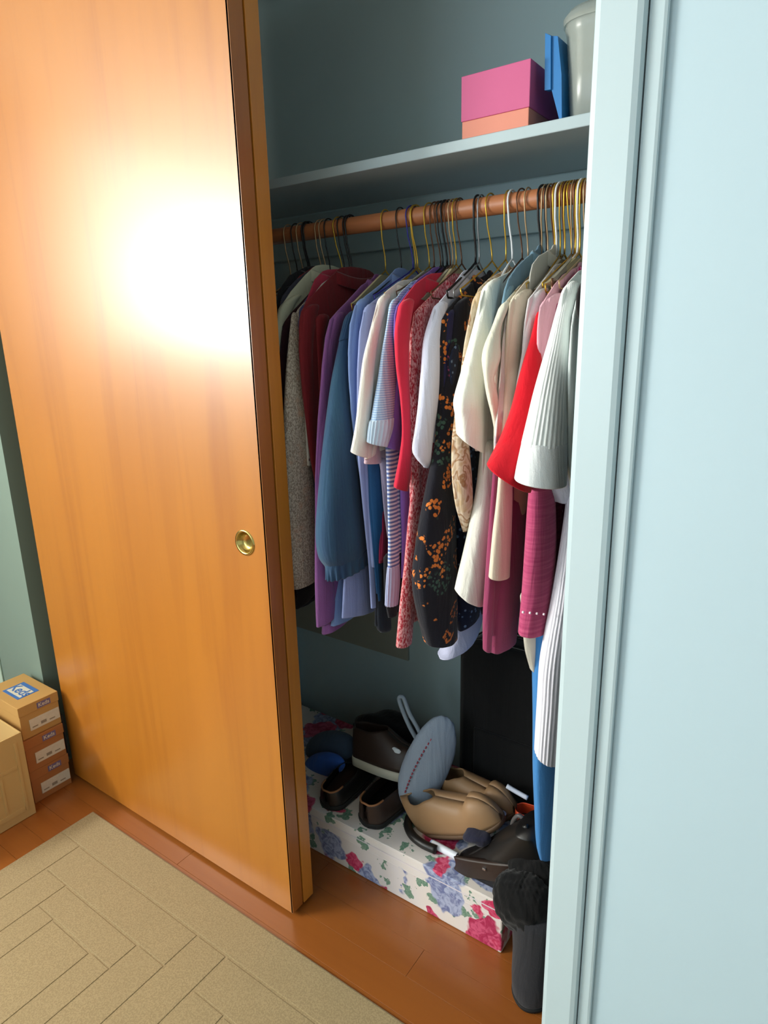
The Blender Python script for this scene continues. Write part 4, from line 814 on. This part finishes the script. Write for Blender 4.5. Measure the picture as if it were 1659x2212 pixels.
# ---------------------------------------------------------------- shoe boxes and carton left of the door
cardb = plain('tan_box_card', (182, 138, 76), .7, var=.05); cardo = plain('orange_brown_box_card', (164, 104, 54), .7, var=.05); bl = plain('label_blue', (60, 104, 168), .5, var=.08); wl = plain('label_white', (206, 196, 176), .6, var=.1, nscale=90); pl = plain('label_lilac', (110, 96, 130), .5, var=.2, nscale=120)
def text_mesh(name, s, size, m, parent, mat4):
    cu = bpy.data.curves.new(name, 'FONT'); cu.body = s; cu.size = size; cu.extrude = .0003; cu.align_x = 'CENTER'; cu.align_y = 'CENTER'; cu.offset = size*.012; cu.resolution_u = 3
    tmp = bpy.data.objects.new('tmp', cu); COL.objects.link(tmp); bpy.context.view_layer.update()
    me = bpy.data.meshes.new_from_object(tmp.evaluated_get(bpy.context.evaluated_depsgraph_get())); bpy.data.objects.remove(tmp)
    me.transform(mat4); base = wloc(parent); me.transform(Matrix.Translation(-base)); me.materials.clear(); me.materials.append(m)
    o = bpy.data.objects.new(name, me); COL.objects.link(o); o.parent = parent; return o
sx0, sx1, sy0, sy1 = -2.215, -1.998, -.152, -.022; hz = .1165
for k in range(3):
    z0 = k*hz+.0005; dx = (.0, .003, -.002)[k]; dy = (0, -.002, .001)[k]; m = cardb if k == 2 else cardo
    lab = ('tan kids shoe box at the bottom of the stack left of the door', 'tan kids shoe box in the middle of the stack left of the door', 'topmost tan shoe box with a blue and white label on its lid')[k]
    t = thing('shoe_box', lab, 'box', ((sx0+sx1)/2, (sy0+sy1)/2, z0), 'shoe boxes stacked left of the door')
    MB().box((sx0+dx+.002, sy0+dy+.002, z0), (sx1+dx-.002, sy1+dy-.002, z0+hz-.004), .001).build('box_base', m, t)
    MB().box((sx0+dx, sy0+dy, z0+hz-.034), (sx1+dx, sy1+dy, z0+hz-.001), .0012).build('lid', m, t)
    X1 = sx1+dx; cy = (sy0+sy1)/2+dy
    o = MB().box((X1, cy-.006, z0+hz-.030), (X1+.0006, cy+.038, z0+hz-.010)).build('label_sticker', pl, t)
    text_mesh('lettering', 'Keds', .018, wl, o, Matrix.Translation((X1+.0009, cy+.016, z0+hz-.020)) @ Matrix.Rotation(PI/2, 4, 'Z') @ Matrix.Rotation(PI/2, 4, 'X'))
    o = MB().box((X1-.002, cy-.036, z0+.022), (X1-.0004+.001, cy+.060, z0+.060)).build('size_label', wl, t)
    for q in range(3): MB().box((X1+.0006, cy-.030+q*.028, z0+.030), (X1+.0009, cy-.012+q*.028, z0+.034+.006*(q % 2))).build('printed_line', plain('label_grey_ink', (140, 128, 110), .7), o)
    if k == 2:
        zt = z0+hz-.001; o = MB().box((-2.155, -.122, zt), (-2.055, -.052, zt+.0006)).build('label_sticker', bl, t)
        mb = MB().box((-2.148, -.112, zt+.0006), (-2.062, -.066, zt+.0008)); mb.build('label_band', wl, o)
        text_mesh('lettering', 'Keds', .050, bl, o, Matrix.Translation((-2.105, -.088, zt+.0012)))
MB().box((-2.20, -.0215, .10), (-2.0, -.0155, .26), .001).build('paper_sheet', dk, None, False, (-2.1, -.018, .10)); tag(bpy.data.objects['paper_sheet'], 'black card slipped between the shoe boxes and the wall', 'card')
cream = plain('pale_carton_card', (190, 156, 98), .75, var=.04); inn = plain('red_brown_carton_inside', (112, 52, 34), .8)
cx0, cx1, cy0, cy1, ch = -2.36, -1.955, -.52, -.170, .295; t = thing('carton', 'open pale cardboard carton in front of the shoe box stack', 'carton', ((cx0+cx1)/2, (cy0+cy1)/2, 0))
for nm, a_, b_ in (('side_panel', (cx1-.005, cy0, .001), (cx1, cy1, ch)), ('side_panel', (cx0, cy0, .001), (cx0+.005, cy1, ch)), ('side_panel', (cx0+.005, cy0, .001), (cx1-.005, cy0+.005, ch)), ('side_panel', (cx0+.005, cy1-.005, .001), (cx1-.005, cy1, ch))):
    MB().box(a_, b_, .001).build(nm, cream, t)
MB().box((cx0+.005, cy0+.005, .001), (cx1-.005, cy1-.005, .006)).build('bottom_panel', cream, t)
MB().box((cx0+.006, cy0+.006, .16), (cx1-.006, cy1-.006, .20), .002).build('contents', inn, t)
for (ya, yb, za, zb) in ((cy0+.03, cy1-.030, .03, .045), (cy0+.03, cy1-.030, .185, .195), (cy1-.028, cy1-.020, .03, .27), (cy1-.085, cy1-.078, .055, .175), (cy0+.03, cy1-.090, .15, .156), (cy0+.03, cy1-.090, .11, .115)):
    MB().box((cx1-.0002, ya, za), (cx1+.0022, yb, zb)).build('embossed_rib', cream, t)
# ---------------------------------------------------------------- rug
rugm = fabric('beige_wool_rug', (158, 138, 102), 'heather', (143, 124, 90), None, var=.06, scale=.8, fold=.0005); t = thing('rug', 'beige wool rug with a carved key-pattern border on the wooden floor', 'rug', (-.5, -1.0, 0))
RX0, RX1, RY1, RY0 = -1.800, .55, -.068, -1.75
MB().box((RX0, RY0, .0003), (RX1, RY1, .007), .003).build('backing', rugm, t)
gp = .0032
def band(x0, y0, x1, y1): MB().box((x0+gp/2, y0+gp/2, .006), (x1-gp/2, y1-gp/2, .0086), .0014).build('carved_band', rugm, t)
def frame(x0, y0, x1, y1, w_):
    band(x0, y1-w_, x1, y1); band(x0, y0, x1, y0+w_); band(x0, y0+w_, x0+w_, y1-w_); band(x1-w_, y0+w_, x1, y1-w_)
frame(RX0+.002, RY0+.002, RX1-.002, RY1-.002, .105)
for (x0, x1) in ((-1.688, -1.16), (-1.05, -.50), (-.39, .15)):
    frame(x0, -.80, x1, -.178, .10); frame(x0+.103, -.697, x1-.103, -.281, .075); band(x0+.182, -.618, x1-.182, -.36)
for (x0, x1) in ((-1.155, -1.055), (-.495, -.395), (.155, .44)): band(x0, -.80, x1, -.178)
band(-1.688, -1.64, .44, -.805)
